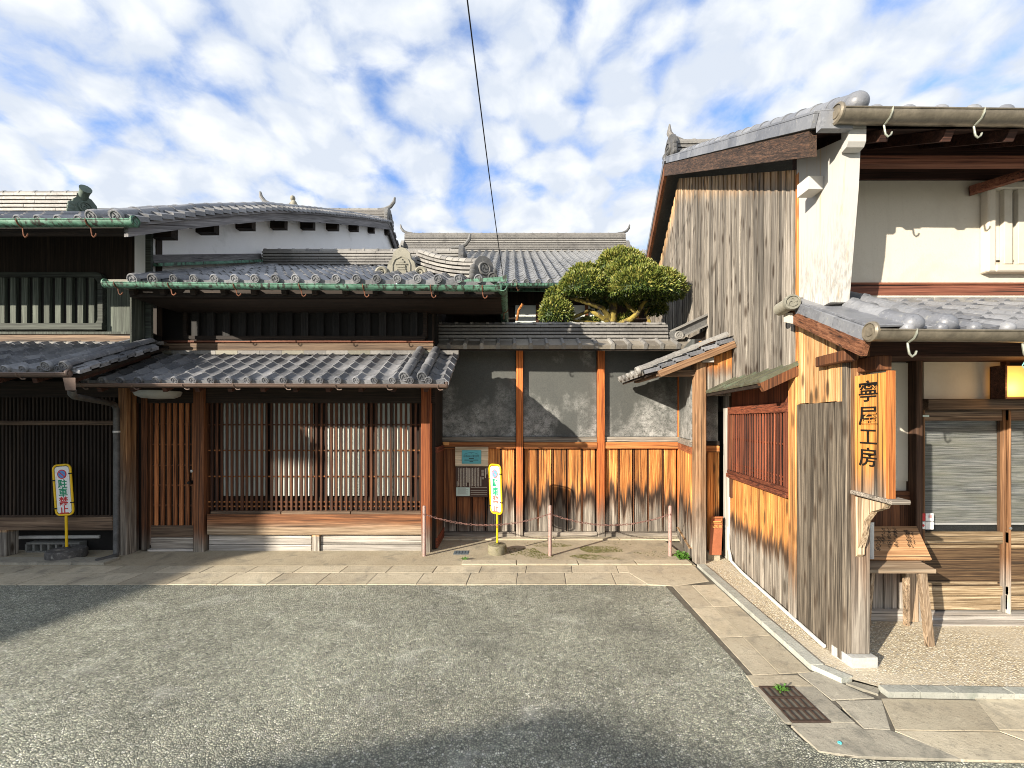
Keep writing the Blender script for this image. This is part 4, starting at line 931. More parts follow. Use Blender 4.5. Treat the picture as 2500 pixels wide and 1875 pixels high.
L(MB().box(X(-4, 4.92), X(12, 4.92), 4.93, 5.06, .03, Z(1294, 4.95), .004), 'sill_foot', W_GREYZ); L(MB().box(-8.8, -4.56, 4.98, 5.0, 1.86, 2.05), 'header', W_DRKX)
L(MB().box(-8.8, -4.56, 5.3, 5.32, .03, .4), 'plinth', M_DIM)
# rainwater hopper and downpipe
dp = L(MB().hexa([px(160, 953, 3.95), px(185, 953, 3.95), px(185, 953, 3.87), px(160, 953, 3.87), px(153, 922, 3.97), px(184, 922, 3.97), px(184, 922, 3.85), px(153, 922, 3.85)]), 'rain_hopper', M_BRGUT)
m = MB(); m.tube([px(176, 952, 3.91), px(176, 962, 3.93), px(182, 968, 4.0), px(262, 983, 4.72), px(279, 988, 4.86), px(284, 998, 4.90), px(285, 1100, 4.90), px(284, 1345, 4.90), px(283, 1356, 4.88), px(272, 1361, 4.82), px(234, 1371, 4.70)], .030, 12); L(m, 'downpipe', M_PIPE, None, True)
L(MB().lathe([(.034, 0), (.034, .02)], px(284.5, 1056, 4.90), (0, 0, 1), 12), 'pipe_bracket', M_PVC)
setp(MB().tube([px(25, 1312, 5.18), px(245, 1310, 5.18)], .022, 10).build('pipe', M_PVC, None, True), 'pale horizontal pipe low under the sill of the far left house', 'pipe')
bl = MB(); u0 = 68
for k in range(8): a = X(u0 + k * 18.2, 5.1); bl.box(a - .012, a + .012, 5.08, 5.17, .045, .13)
bl.box(X(68, 5.1), X(198, 5.1), 5.08, 5.17, .028, .047); bl.box(X(68, 5.1), X(198, 5.1), 5.08, 5.17, .128, .15)
setp(bl.build('vent_block', M_BLOCK, None), 'low concrete block with a row of holes beneath the far left house', 'concrete block')

# ------------------------------------------------------------------ rear house beyond the garden
rh = thing('merchant_house', 'rear house with one broad plain grey tiled roof rising behind the garden wall', 'house', (0, 12, 0))
def B(m, name, mat, parent=None, smooth=False, label=None): return m.build(name, mat, parent or rh, smooth, label)
yR = Vector((0, 6.5, 3.22)); nR = yR.normalized()
br = B(MB().add([(-4.6, 9.0, 4.42), (4.9, 9.0, 4.42), (4.2, 15.5, 7.64), (-4.0, 15.5, 7.64), (-4.6, 22, 4.42), (4.9, 22, 4.42)], [(0, 1, 2, 3), (3, 2, 5, 4)]), 'main_roof', T_DARK)
def keep_rear(i, j):
    u = 1250 + 1050 * (-4.6 + .243 * i + .12) / (9.0 + nR.y * .34 * j); return 1085 < u < 1590
tile_field(br, (-4.6, 8.98, 4.47), (1, 0, 0), yR, 39, 21, .243, .34, T_REAR, amp=.052, r=.062, keep=keep_rear, cap=270)
gutter(rh, (-4.7, 8.88, 4.40), (4.9, 8.88, 4.40), .06, M_COPPER, M_RUSTHOOK, [.5, .6], True)
ridge(br, (X(990, 15.5), 15.5, 7.60), (X(1525, 15.5), 15.5, 7.60), .40, 10, .066, T_OLD, tl=.42, capr=.075, capmat=T_OLD)
for sgn, ux in ((-1, 990), (1, 1525)):
    m = MB(); horn(m, (X(ux, 15.5), 15.5, 8.33), (sgn, 0, 0), .72); m.build('ridge_horn', T_DARK, rh, True)
    ornament(br, (X(ux, 15.5) + sgn * .1, 15.45, 7.42), (0, sgn, 0), .62, T_OLD, 'disc')
B(MB().box(-4.4, 4.7, 9.9, 10.0, 0, 4.6), 'wall', W_DRK); B(MB().box(-4.4, 4.7, 9.86, 9.9, Z(748, 9.9) , Z(742, 9.9)), 'beam', W_DRKX)
B(MB().box(-.3, 2.9, 9.55, 9.62, Z(712, 9.6) - .0, Z(705, 9.6), .0), 'pent_edge', M_COPPER)
for a, b in ((1258, 1308), (1316, 1368), (1376, 1428), (1436, 1490)): B(MB().box(X(a, 9.84), X(b, 9.84), 9.82, 9.86, .2, Z(746, 9.84)), 'window_panel', M_SHOJI)
for a in (1312, 1372, 1432, 1494): B(MB().box(X(a - 3.5, 9.8), X(a + 3.5, 9.8), 9.78, 9.88, .2, Z(742, 9.8)), 'post', W_BRN)
B(MB().tube([px(1262, 782, 9.3), px(1266, 758, 9.2), px(1276, 742, 9.15)], .03, 8), 'bracket', W_TAN); 

# ------------------------------------------------------------------ garden wall with its tiled coping
gw = thing('garden_wall', 'garden wall of dark plaster over orange weathered boards under a low tiled coping', 'wall', (.65, 5.75, 0))
def G(m, name, mat, parent=None, smooth=False, label=None): return m.build(name, mat, parent or gw, smooth, label)
YF = 5.75
G(MB().box(-.93, 2.24, 5.80, 5.92, 0, 2.62), 'core', M_DIM)
for a, b in ((1080, 1259), (1278, 1457), (1476, 1655)):
    G(MB().box(X(a, YF), X(b, YF), 5.77, 5.80, Z(1066, YF), 2.56), 'plaster_panel', M_DPL)
    G(MB().box(X(a, YF), X(b, YF), 5.735, 5.80, Z(1078.5, YF), Z(1066.5, YF), .003), 'ledge', W_GREYX)
    G(MB().box(X(a, YF), X(b, YF), 5.715, 5.80, Z(1095, YF), Z(1079.5, YF), .004), 'rail', W_RAIL)
    G(MB().box(X(a, YF), X(b, YF), 5.715, 5.80, Z(1317, YF), Z(1298.5, YF), .005), 'base_beam', W_GREYX)
    n = 5; st = (b - a) / n
    for k in range(n):
        x0, x1 = X(a + st * k, YF), X(a + st * (k + 1), YF)
        G(MB().obox((x0 + .016, 5.765 - .006 * (k % 2), Z(1298, YF)), (x1 - x0 - .034, .006 * R.uniform(-1, 1), 0), (0, .02, 0), (0, 0, Z(1095.5, YF) - Z(1298, YF)), .003), 'board', W_FDARK if a < 1100 and k < 3 else W_FENCE)
        if k: G(MB().box(x0 - .004, x0 + .007, 5.756, 5.79, Z(1298, YF), Z(1095.5, YF), .002), 'batten', W_BRN)
for u in (1268.5, 1466.5): G(MB().box(X(u - 8.5, YF), X(u + 8.5, YF), 5.70, 5.82, .03, 2.56, .005), 'post', W_FPOST)
G(MB().box(X(1655.5, YF), X(1660.5, YF), 5.74, 5.82, .03, 2.5, .003), 'post', W_FPOST)
# coping
cp = G(MB().hexa([(-.98, 5.38, 2.465), (2.45, 5.38, 2.465), (2.45, 5.9, 2.62), (-.98, 5.9, 2.62), (-.98, 5.38, 2.49), (2.45, 5.38, 2.49), (2.45, 5.9, 2.66), (-.98, 5.9, 2.66)]), 'coping', W_DRKX)
yG = Vector((0, .30, .135)).normalized(); nx = 17; pw = .204
pan = tmesh('coping_tile|a', lambda: MB().obox((.018, 0, 0), (pw - .036, 0, 0), (0, .30, .0), (0, 0, .018), .003).obox((.018, -.004, -.032), (pw - .036, 0, 0), (0, .014, 0), (0, 0, .045)), T_COPE)
def rib():
    m = MB(); sec = [(-.024, -.032), (-.024, .030), (-.013, .046), (.013, .046), (.024, .030), (.024, -.032)]
    return m.prism([(x, -.012, z) for x, z in sec], (0, .31, 0))
ribm = tmesh('coping_rib|a', rib, T_OLD)
for i in range(nx):
    o = Vector((-.99 + pw * i, 5.355, 2.515)); put(pan, 'coping_tile', cp, jit(frame(o, (1, 0, 0), yG), .012))
    if i: put(ribm, 'coping_rib', cp, jit(frame(o, (1, 0, 0), yG), .010))
rg2 = ridge(gw, (-.99, 5.70, 2.615), (2.02, 5.70, 2.615), .30, 5, .046, T_OLD, tl=.34, capr=.045)
for i in range(15): G(MB().box(-.95 + pw * i, -.91 + pw * i, 5.585, 5.64, 2.842, 2.872, .003), 'ridge_clip', T_OLD, rg2)
G(MB().prism([(-1.02, 5.55, 2.60), (-1.0, 5.55, 2.86), (-.985, 5.55, 2.86), (-.97, 5.55, 2.63), (-1.10, 5.40, 2.53), (-1.12, 5.40, 2.515)], (0, .28, 0)), 'coping_end', T_LICH)
# return towards the gate post
c0, c1 = Vector((2.235, 5.76, 0)), Vector((2.005, 4.80, 0)); dr_ = (c1 - c0); nr = Vector((-dr_.y, dr_.x, 0)).normalized() * -1
def ret(t0, t1, z0, z1, o0, o1, name, mat, ch=0): a = c0 + dr_ * t0 + nr * o0 + Vector((0, 0, z0)); G(MB().obox(a, dr_ * (t1 - t0), nr * (o1 - o0), (0, 0, z1 - z0), ch), name, mat)
ret(0, 1, 0, 2.5, -.10, -.03, 'core', M_DIM); ret(0.02, 1, 1.376, 2.5, -.03, .0, 'plaster_panel', M_DPL); ret(.02, 1, 1.30, 1.37, -.02, .02, 'ledge', W_GREYX); ret(.02, 1, 1.22, 1.297, -.02, .022, 'rail', wood('return_rail_wood', ((.10, .025, .010), (.28, .085, .03), (.42, .16, .06)), 'y')); ret(.02, 1, .06, .17, -.02, .03, 'base_beam', W_GREYZ, .004)
for k in range(7): ret(.03 + .138 * k, .03 + .138 * k + .128, .17, 1.22, -.02, .005 + .005 * (k % 2), 'board', W_FENCE, .002)

# ------------------------------------------------------------------ lean-to over the side entrance
lt = thing('lean_to', 'small tiled lean to on a weathered post between garden wall and plank house', 'lean-to', (2.02, 4.72, .03))
def Q(m, name, mat, parent=None, smooth=False, label=None): return m.build(name, mat, parent or lt, smooth, label)
Q(MB().box(X(1696, 4.70), X(1721, 4.70), 4.66, 4.77, .03, 2.24, .006), 'post', wood('gate_post_wood', ((.07, .036, .018), (.24, .13, .065), (.40, .25, .14)), 'z', weather=(.2, .9, .6, GREY, .3), knots=.4))
Q(MB().box(X(1722, 4.84), X(1755, 4.84), 4.86, 4.90, 1.32, 1.95), 'plaster_panel', M_DPL); Q(MB().box(X(1722, 4.82), X(1757, 4.82), 4.82, 4.88, 1.235, 1.31, .003), 'rail', W_RAIL); Q(MB().box(X(1722, 4.82), X(1757, 4.82), 4.82, 4.88, 1.315, 1.36, .003), 'ledge', W_DRKX)
Q(MB().box(X(1728, 4.84), X(1742, 4.84), 4.845, 4.87, .13, 1.235, .003), 'board', W_TAN); Q(MB().box(X(1743, 4.84), X(1757, 4.84), 4.85, 4.87, .13, 1.235, .003), 'board', W_LOWP)
Q(MB().box(X(1722, 4.86), X(1727, 4.86), 4.87, 4.9, .04, 1.24), 'dark_gap', M_DIM); Q(MB().box(X(1725, 4.80), X(1757, 4.80), 4.78, 4.92, .03, .13, .006), 'step_stone', M_CONC)
Q(MB().box(2.05, 2.40, 4.69, 4.72, 2.0, 2.46), 'gable_board', W_TAN); 
for k in range(5): Q(MB().box(2.06 + k * .068, 2.123 + k * .068, 4.675, 4.69, 1.86, 2.24 + .03 * k, .003), 'gable_board', wood('gable_board_wood', ORG, 'z', weather=(2.02, 2.22, .25, GREY, .3)) if 'gable_board_wood' not in MATS else MATS['gable_board_wood'])
lo, hi = Vector((1.40, 4.60, 2.085)), Vector((2.36, 4.60, 2.465)); sl = (hi - lo); slu = sl.normalized(); upn = Vector((0, -1, 0)).cross(slu)
Q(MB().beam(lo + slu * .16 + upn * -.06, hi + upn * -.06 - slu * .0, .05, .075, upn, .004), 'verge_board', W_VERGEX)
Q(MB().box(1.62, 2.12, 4.70, 4.78, 2.08, 2.15, .004), 'beam', W_OLDX); Q(MB().box(1.56, 1.62, 4.64, 5.5, 2.07, 2.13, .004), 'purlin', W_OLDX); Q(MB().box(2.05, 2.17, 4.62, 4.66, 2.22, 2.27), 'purlin', W_PALEX)
lrf = Q(MB().hexa([lo + Vector((.04, .03, -.03)), hi + Vector((.2, .03, .05)), hi + Vector((.2, 1.0, .05)), lo + Vector((.04, 1.0, -.03)), lo + Vector((.04, .03, -.008)), hi + Vector((.2, .03, .075)), hi + Vector((.2, 1.0, .075)), lo + Vector((.04, 1.0, -.008))]), 'roof', W_DRKX)
tile_field(lrf, lo + Vector((0, .96, .035)), (0, -1, 0), sl, 5, 6, .19, .172, T_OLD, amp=.026, r=.036)
for j in range(6): Q(MB().obox(lo + Vector((.03, -.005, .0)) + slu * (.165 * j) + upn * .004, slu * .185 + upn * -.022, (0, .06, 0), upn * .045, .003), 'verge_tile', T_GREY, lrf)
round_row(lrf, lo + Vector((-.02, .06, .05)), slu, 5, .045, .205, T_OLD, 'disc', (0, -1, 0))
# second little ridge higher up, running up to the plank gable
a, b = px(1640, 822, 5.55), px(1735, 778, 5.62)
r2 = Q(MB().beam(a, b, .14, .13), 'ridge', T_DARK); Q(MB().beam(a + Vector((0, -.01, .075)), b + Vector((0, -.01, .075)), .18, .025), 'ridge_course', T_OLD, r2); Q(MB().beam(a + Vector((0, -.02, -.06)), b + Vector((0, -.02, -.06)), .17, .02), 'ridge_course', T_OLD, r2)
Q(disc_mb(MB(), (0, 0, 0), .06, 0, .02), 'end_disc', T_OLD, r2) if False else put(tmesh('end_disc|%.3f' % .055, lambda: disc_mb(MB(), (0, 0, 0), .055, .0, .02), T_OLD), 'end_disc', r2, Matrix.Translation(a + Vector((.06, -.08, .0))))
Q(MB().prism([px(1650, 845, 5.6), px(1735, 800, 5.6), px(1735, 846, 5.6), px(1700, 850, 5.6)], (0, .3, 0)), 'gable_board', W_DRK)
pk = MB().hexa([px(1731.5, 1355, 4.74), px(1761, 1355, 4.76), px(1761, 1355, 4.78), px(1731.5, 1355, 4.76), px(1736, 1261, 4.79), px(1765, 1261, 4.80), px(1765, 1261, 4.82), px(1736, 1261, 4.81)])
pq = thing('marker_plaque', 'tall narrow terracotta coloured plaque leaning on the step stone by the gate post', 'plaque', px(1747, 1355, 4.76)); pk.build('plate', M_PLQ, pq)
def lettering(parent, body, c, size, mat, M3=None, name='lettering', ext=.0006, bold=0.0, sx=1.0):
    me = text_mesh(body, size, mat, ext, bold); M = Matrix.Translation(c) @ (M3.to_4x4() if M3 else Euler((math.radians(90), 0, 0)).to_matrix().to_4x4())
    if sx != 1.0: me.transform(Matrix.Diagonal((sx, 1, 1, 1)))
    return put(me, name, parent, M)
for ch, u in (('松', 1742), ('阪', 1750.5), ('市', 1759)): lettering(pq, ch, px(u, 1286, 4.772), .036, M_GOLD, Euler((math.radians(72), 0, 0)).to_matrix(), bold=.0006)
for (u0, u1, v0, v1) in ((1738, 1763, 1264, 1265), (1737, 1762.5, 1278, 1279), (1737.5, 1738.5, 1264, 1279), (1762, 1763, 1264, 1279)):
    MB().hexa([px(u0, v1, 4.772), px(u1, v1, 4.772), px(u1, v1, 4.79), px(u0, v1, 4.79), px(u0, v0, 4.772), px(u1, v0, 4.772), px(u1, v0, 4.79), px(u0, v0, 4.79)]).build('border_line', M_GOLD, pq)
MB().hexa([px(1740, 1275.5, 4.77), px(1760, 1275.5, 4.77), px(1760, 1275.5, 4.79), px(1740, 1275.5, 4.79), px(1740, 1272, 4.77), px(1760, 1272, 4.77), px(1760, 1272, 4.79), px(1740, 1272, 4.79)]).build('text_line', M_GOLD, pq)

# ------------------------------------------------------------------ plank-sided shop on the right
sh = thing('merchant_house', 'tall shop on the right with grey plank gable, white plaster front and projecting signboard', 'house', (2.4, 3.3, 0))
def S(m, name, mat, parent=None, smooth=False, label=None): return m.build(name, mat, parent or sh, smooth, label)
RY = 6.96
def zv(Y): return (3.44 + .543 * (Y - 2.6)) if Y < RY else (5.81 - .566 * (Y - RY))
def wbox(Y0, Y1, z0, z1, o0, o1, ch=0, z0b=None, z1b=None):
    a, b = wp(Y0, 0, o0), wp(Y1, 0, o0); a1, b1 = wp(Y0, 0, o1), wp(Y1, 0, o1); z0b = z0 if z0b is None else z0b; z1b = z1 if z1b is None else z1b
    if z0b == z0 and z1b == z1 and ch: return MB().obox((a.x, a.y, z0), b - a, a1 - a, (0, 0, z1 - z0), ch)
    return MB().hexa([(a.x, a.y, z0), (b.x, b.y, z0b), (b1.x, b1.y, z0b), (a1.x, a1.y, z0), (a.x, a.y, z1), (b.x, b.y, z1b), (b1.x, b1.y, z1b), (a1.x, a1.y, z1)])
cpts = [wp(3.34, .0, -.12), wp(11, 0, -.12)]
S(MB().prism([wp(3.34, .04, -.06), wp(11.2, .04, -.06), wp(11.2, zv(11.2) - .35, -.06), wp(RY, zv(RY) - .35, -.06), wp(3.34, zv(3.34) - .35, -.06)], -NV * .10), 'gable_wall', M_DIM)
yy = 3.335; k = 0
while yy < 10.6:                     # gable planks
    wd = R.uniform(.052, .082); y1 = yy + wd
    o = .002 + .009 * (k % 2) + R.uniform(0, .004)
    zt0, zt1 = zv(yy) - .30, zv(y1) - .30
    S(wbox(yy + .003, y1 - .003, 1.70, zt0, -.05, o, 0, None, zt1), 'plank', W_GREYZ); yy = y1; k += 1
S(wbox(3.30, 3.345, 1.95, zv(3.32) - .33, -.05, .022), 'corner_board', W_TAN)
# lower planks below the lattice
yy = 3.42; k = 0
while yy < 4.78:
    y1 = yy + R.uniform(.060, .085); S(wbox(yy + .0015, y1 - .0015, .05, 1.0, -.03, .012 + .005 * (k % 2)), 'plank', W_LOWP); yy = y1; k += 1
yy = 2.775; k = 0
while yy < 3.305:
    y1 = min(3.31, yy + R.uniform(.050, .072)); zb = 2.02 + .40 * (yy - 2.55)
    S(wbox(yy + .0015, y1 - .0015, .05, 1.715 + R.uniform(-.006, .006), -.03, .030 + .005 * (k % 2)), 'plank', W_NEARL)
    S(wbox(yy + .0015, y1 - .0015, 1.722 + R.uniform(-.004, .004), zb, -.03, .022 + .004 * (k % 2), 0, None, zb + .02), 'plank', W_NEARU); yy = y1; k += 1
S(wbox(2.83, 4.8, .04, 2.0, -.10, -.03), 'core', M_DIM)
S(wbox(3.31, 3.42, .05, 1.95, -.03, .040, .004), 'post', wood('tan_post_wood', ((.12, .04, .012), (.38, .17, .055), (.60, .34, .13)), 'z', weather=(.15, .75, .7, GREY, .3), knots=.6)); S(wbox(4.72, 4.89, .05, 1.92, -.03, .030, .004), 'post', wood('pale_post_wood', PALE, 'z'))
S(wbox(4.66, 4.72, .75, 1.95, -.03, .028, .004), 'post', W_BRN)
# lattice window with its small sheet-metal hood
lw = S(wbox(3.46, 4.70, 1.02, 1.95, -.02, -.01), 'lattice_window', M_DIM)  # near-black back sheet paints the shade between the slats
n = 21
for k in range(n):
    y0 = 3.50 + k * (1.16 / n); S(wbox(y0, y0 + .021, 1.055, 1.66, .022, .032, .002), 'lattice_slat', W_RED, lw)
for z in (1.09, 1.13, 1.40): S(wbox(3.47, 4.69, z - .007, z + .007, .004, .017), 'lattice_rail', W_REDY, lw)
S(wbox(3.42, 4.72, 1.66, 1.74, -.02, .045, .003), 'lattice_head', W_REDY, lw); S(wbox(3.42, 4.72, 1.02, 1.055, -.02, .050, .003), 'lattice_sill', W_REDY, lw); S(wbox(3.42, 4.72, .975, 1.018, -.02, .060, .003), 'lattice_sill', W_REDY, lw)
for y0 in (3.425, 4.675): S(wbox(y0, y0 + .04, 1.055, 1.66, -.01, .048, .003), 'lattice_stile', W_RED, lw)
hd = S(MB().hexa([wp(3.30, 1.885, .30), wp(4.86, 1.885, .30), wp(4.86, 2.03, .0), wp(3.30, 2.03, .0), wp(3.30, 1.900, .305), wp(4.86, 1.900, .305), wp(4.86, 2.05, .0), wp(3.30, 2.05, .0)]), 'window_hood', M_COPPERS)
for k in range(7): y0 = 3.32 + k * .254; S(MB().beam(wp(y0, 1.905, .305), wp(y0, 2.055, .0), .018, .02), 'hood_seam', M_COPPERS, hd)
S(MB().beam(wp(3.325, 1.855, .285), wp(3.325, 1.985, .02), .05, .075), 'hood_bracket', W_BRN, hd); S(wbox(3.32, 4.85, 1.855, 1.885, .255, .29), 'hood_edge', W_DRKX, hd); S(wbox(3.36, 4.8, 1.74, 2.0, -.02, .02), 'hood_back', W_RED, hd)
S(MB().tube([wp(4.74, .42, .03), wp(4.70, .20, .04), wp(4.60, .085, .045), wp(4.3, .065, .045), wp(2.92, .062, .050)], .014, 8), 'base_pipe', M_PVC, None, True)
# corner pillar on its stone
S(MB().prism([(2.135, 2.700, .03), (2.300, 2.705, .03), (2.295, 2.87, .03), (2.125, 2.86, .03)], (0, 0, .075)), 'base_stone', M_STONE)
S(MB().box(2.168, 2.285, 2.74, 2.86, .105, 2.06, .006), 'corner_post', W_PILLAR); S(MB().box(2.133, 2.166, 2.745, 2.80, .105, 2.04, .004), 'corner_board', W_NEARL)
S(MB().box(2.20, 2.295, 2.722, 2.74, .95, 1.0, .003), 'post_joint', W_BRN)
S(wbox(2.66, 2.98, 1.965, 2.035, .0, .075, .006), 'bracket_arm', W_BRN); S(MB().box(2.20, 2.30, 2.60, 2.9, 1.90, 1.99, .006), 'beam_end', W_BRN)
# carved bracket and shelf carrying the signboard
S(MB().obox((2.16, 2.45, 1.115), (.115, 0, .0), (0, .30, .012), (0, 0, .026), .004), 'sign_shelf', W_GREYX)
S(MB().prism([(2.185, 2.735, .73), (2.185, 2.735, 1.112), (2.185, 2.52, 1.108), (2.185, 2.54, 1.075), (2.185, 2.62, 1.04), (2.185, 2.67, .97), (2.185, 2.685, .88), (2.185, 2.715, .79), (2.185, 2.715, .75)], (.042, 0, 0)), 'sign_bracket', wood('carved_bracket_wood', ((.12, .075, .04), (.34, .25, .16), (.56, .46, .33)), 'z'))
sg = thing('signboard', 'projecting orange wooden shop signboard with four large carved black characters', 'signboard', (2.20, 2.63, 1.14))
sb = MB().box(2.178, 2.212, 2.505, 2.735, 1.142, 1.878, .003).build('board', W_SIGN, sg); MB().box(2.176, 2.220, 2.487, 2.5045, 1.142, 1.886, .002).build('board_edge', W_SIGNE, sg)
for ch, z, s in (('寧', 1.765, .150), ('屋', 1.617, .140), ('工', 1.490, .128), ('房', 1.363, .135)):
    me = text_mesh(ch, s, M_INK, .004, .0006); me.transform(Matrix.Diagonal((1.05, .92, 1, 1)))
    put(me, 'lettering', sg, Matrix(((0, 0, -1, 2.177), (-1, 0, 0, 2.628), (0, 1, 0, z), (0, 0, 0, 1))))
# plaster wing wall under the eave
T0, T1 = Vector((.0, 0, 0)), None
lft = lambda Y, z: wp(Y, z, .012)
wing = [wp(3.33, 2.38), wp(2.905, 2.395), wp(2.81, 3.12), wp(2.79, 3.42), wp(3.33, 3.62)]
S(MB().prism([p + NV * .02 for p in wing], (.130, .0, 0)), 'wing_wall', M_WING)
S(MB().prism([wp(2.785, 3.33, .02), wp(2.735, 3.335, .02), wp(2.715, 3.36, .02), wp(2.71, 3.49, .02), wp(2.785, 3.49, .02)], (.112, 0, 0)), 'wing_corbel', M_PLASTER)
S(MB().box(2.055, 2.16, 2.98, 3.10, 3.20, 3.29), 'purlin_end', M_PLASTER)
# upper front wall, window and eave
S(MB().box(2.25, 6.5, 3.33, 3.45, 2.40, 3.452), 'wall', M_CREAM)
S(MB().box(2.25, 6.5, 3.305, 3.34, Z(722, 3.31), Z(696, 3.31), .003), 'beam', wood('red_brown_beam_wood', ((.05, .016, .010), (.14, .050, .030), (.22, .085, .05)), 'x')); S(MB().box(2.25, 6.5, 3.295, 3.34, Z(695, 3.30), Z(690, 3.30)), 'beam', W_RAFTR)
S(MB().box(2.25, 6.5, 3.30, 3.34, 2.52, Z(722.5, 3.31)), 'plaster_band', M_CREAM)
sww = S(MB().box(X(2425, 3.30), 5.0, 3.31, 3.32, 2.83, 3.36), 'shutter_window', M_CREAM)
for (a, b, c, d, dep) in ((2412, 2431, 442, 663, .06), (2431, 2760, 442, 460, .06), (2431, 2760, 645, 663, .06)): S(MB().box(X(a, 3.27), X(b, 3.27), 3.265, 3.33, Z(d, 3.27), Z(c, 3.27), .008), 'window_frame', M_CREAM, sww)
for a in (2449, 2483, 2520, 2557): S(MB().box(X(a, 3.285), X(a + 20, 3.285), 3.275, 3.31, Z(645, 3.285), Z(463, 3.285), .003), 'window_bar', M_CREAM, sww)
S(MB().box(X(2469, 3.30), X(2473, 3.30), 3.30, 3.309, Z(640, 3.3), Z(470, 3.3)), 'dark_slot', M_INK, sww)
sf = S(MB().add([(2.08, 2.71, 3.434), (6.5, 2.71, 3.434), (6.5, 3.5, 3.863), (2.15, 3.5, 3.863)], [(0, 1, 2, 3)]), 'soffit', W_RAFT)
for k in range(9): S(MB().beam((2.36 + .40 * k, 2.72, 3.399), (2.36 + .40 * k, 3.45, 3.795), .055, .065), 'rafter', W_RAFT, sf)
S(MB().box(2.28, 6.5, 2.95, 3.01, 3.355, 3.415, .003), 'purlin', W_RAFTR, sf); S(MB().beam((3.52, 3.31, 3.36), (3.98, 2.92, 3.42), .05, .06), 'brace', W_RAFTR, sf); S(MB().box(2.25, 6.5, 3.31, 3.45, 3.453, 3.80), 'wall_plate', W_RAFT, sf)
# main roof of the shop
def up_(Y, dz=0, off=.20): return Vector((1.784 + .133 * Y, Y, zv(Y) + dz)) + NV * off
mrf = S(MB().add([up_(2.71, -.02), up_(RY, -.02), up_(11, -.02), (7, 11.0, zv(11)), (7, RY, zv(RY)), (7, 2.71, zv(2.71) - .02)], [(0, 1, 4, 5), (1, 2, 3, 4)]), 'main_roof', T_DARK)
S(MB().prism([up_(2.75, -.222, .185), up_(2.75, -.055, .185), up_(RY, -.055, .185), up_(RY, -.245, .185)], NV * .05), 'verge_board', W_VERGE); S(MB().prism([up_(RY, -.225, .185), up_(RY, -.055, .185), up_(11, -.055, .185), up_(11, -.225, .185)], NV * .05), 'verge_board', W_BRN)
yV = Vector((.133, 1, .543)); nV_ = yV.normalized(); st = .235; P0 = up_(2.67, .045, .20); k = 0
vtm = tmesh('verge_tile|s', lambda: MB().obox((-.045, 0, -.078), (.03, 0, 0), (0, st * 1.02, -.0), (0, 0, .078), .003).obox((-.045, 0, .0), (.22, 0, 0), (0, st * 1.02, 0), (0, 0, .018), .003), T_NEW)
for k in range(20): put(vtm, 'verge_tile', mrf, jit(frame(P0 + nV_ * st * k, (1, -.133, 0), yV), .006))
yB2 = Vector((.133, 1, -.566)).normalized(); PB = up_(RY, .045, .20)
for k in range(16): put(vtm, 'verge_tile', mrf, jit(frame(PB + yB2 * st * k, (1, -.133, 0), yB2), .006))
round_row(mrf, P0 + Vector((.215, -.0, .055)), yV, 20, .064, st, T_NEW, 'knob', (1, -.133, 0))
tile_field(mrf, P0 + Vector((.30, .02, .0)), (1, 0, 0), yV, 14, 3, .203, .235, T_NEW, amp=.030, r=.050, eave='knob')
gutter(sh, (2.02, 2.665, 3.497), (5.2, 2.665, 3.457), .060, M_OLIVE, M_HOOK, [.09, .265, .44, .62], True, .055)
S(MB().box(1.93, 2.13, 2.685, 2.73, 3.42, 3.53), 'eave_board', T_NEW)
rs = ridge(mrf, up_(RY, .02, .10), Vector((6, RY, zv(RY) + .02)), .26, 4, .06, T_OLD, tl=.4, capr=.07)
m = MB(); hb = up_(RY, .34, .10); m.tube([hb + Vector((.15, 0, -.05)), hb, hb + Vector((-.06, 0, .10)), hb + Vector((-.055, 0, .24))], [.05, .06, .045, .012], 8); m.build('ridge_horn', T_OLD, sh, True)
ornament(mrf, up_(RY, -.02, .16), (0, -1, 0), .42, T_DARK, 'disc')
# street roof of the shop
yE = Vector((.133, 1, .46)); nE = yE.normalized(); E0 = Vector((2.02, 2.43, 2.105))
srf = S(MB().hexa([(2.03, 2.46, 2.04), (6.5, 2.46, 2.04), (6.5, 3.32, 2.43), (2.15, 3.32, 2.43), (2.03, 2.46, 2.075), (6.5, 2.46, 2.075), (6.5, 3.32, 2.47), (2.15, 3.32, 2.47)]), 'pent_roof', W_RAFT)
tile_field(srf, E0 + Vector((.17, 0, .01)), (1, 0, 0), yE, 15, 6, .187, .162, T_NEW, amp=.022, r=.036, eave='knob')
for k in range(6): put(tmesh('flat_tile|s', lambda: MB().obox((0, 0, 0), (.185, 0, 0), (0, .175, 0), (0, 0, .016), .003), T_NEW), 'flat_tile', srf, jit(frame(E0 + nE * .162 * k + Vector((-.0, 0, .015)), (1, -.1, 0), yE), .012))
for k in range(6): put(tmesh('verge_tile|t', lambda: MB().obox((-.018, 0, -.06), (.022, 0, 0), (0, .165, 0), (0, 0, .075), .003), T_NEW), 'verge_tile', srf, jit(frame(E0 + nE * .162 * k, (1, -.1, 0), yE), .006))
for ex in (.235, .425): round_row(srf, E0 + Vector((ex, -.0, .035)), yE, 5, .054, .185, T_NEW, 'knob')
S(MB().beam(E0 + Vector((-.005, .02, -.10)), E0 + nE * .98 + Vector((-.005, 0, -.10)), .035, .085), 'verge_board', W_VERGEB)
for q in range(2):
    a = 0.0
    while a < 4.2:
        wd = .26; S(MB().box(2.27 + a - .13 * q, 2.267 + a + wd - .13 * q, 3.19 + .05 * q, 3.31, 2.455 + .036 * q, 2.488 + .036 * q, .002), 'flashing_tile', T_OLD, srf); a += wd
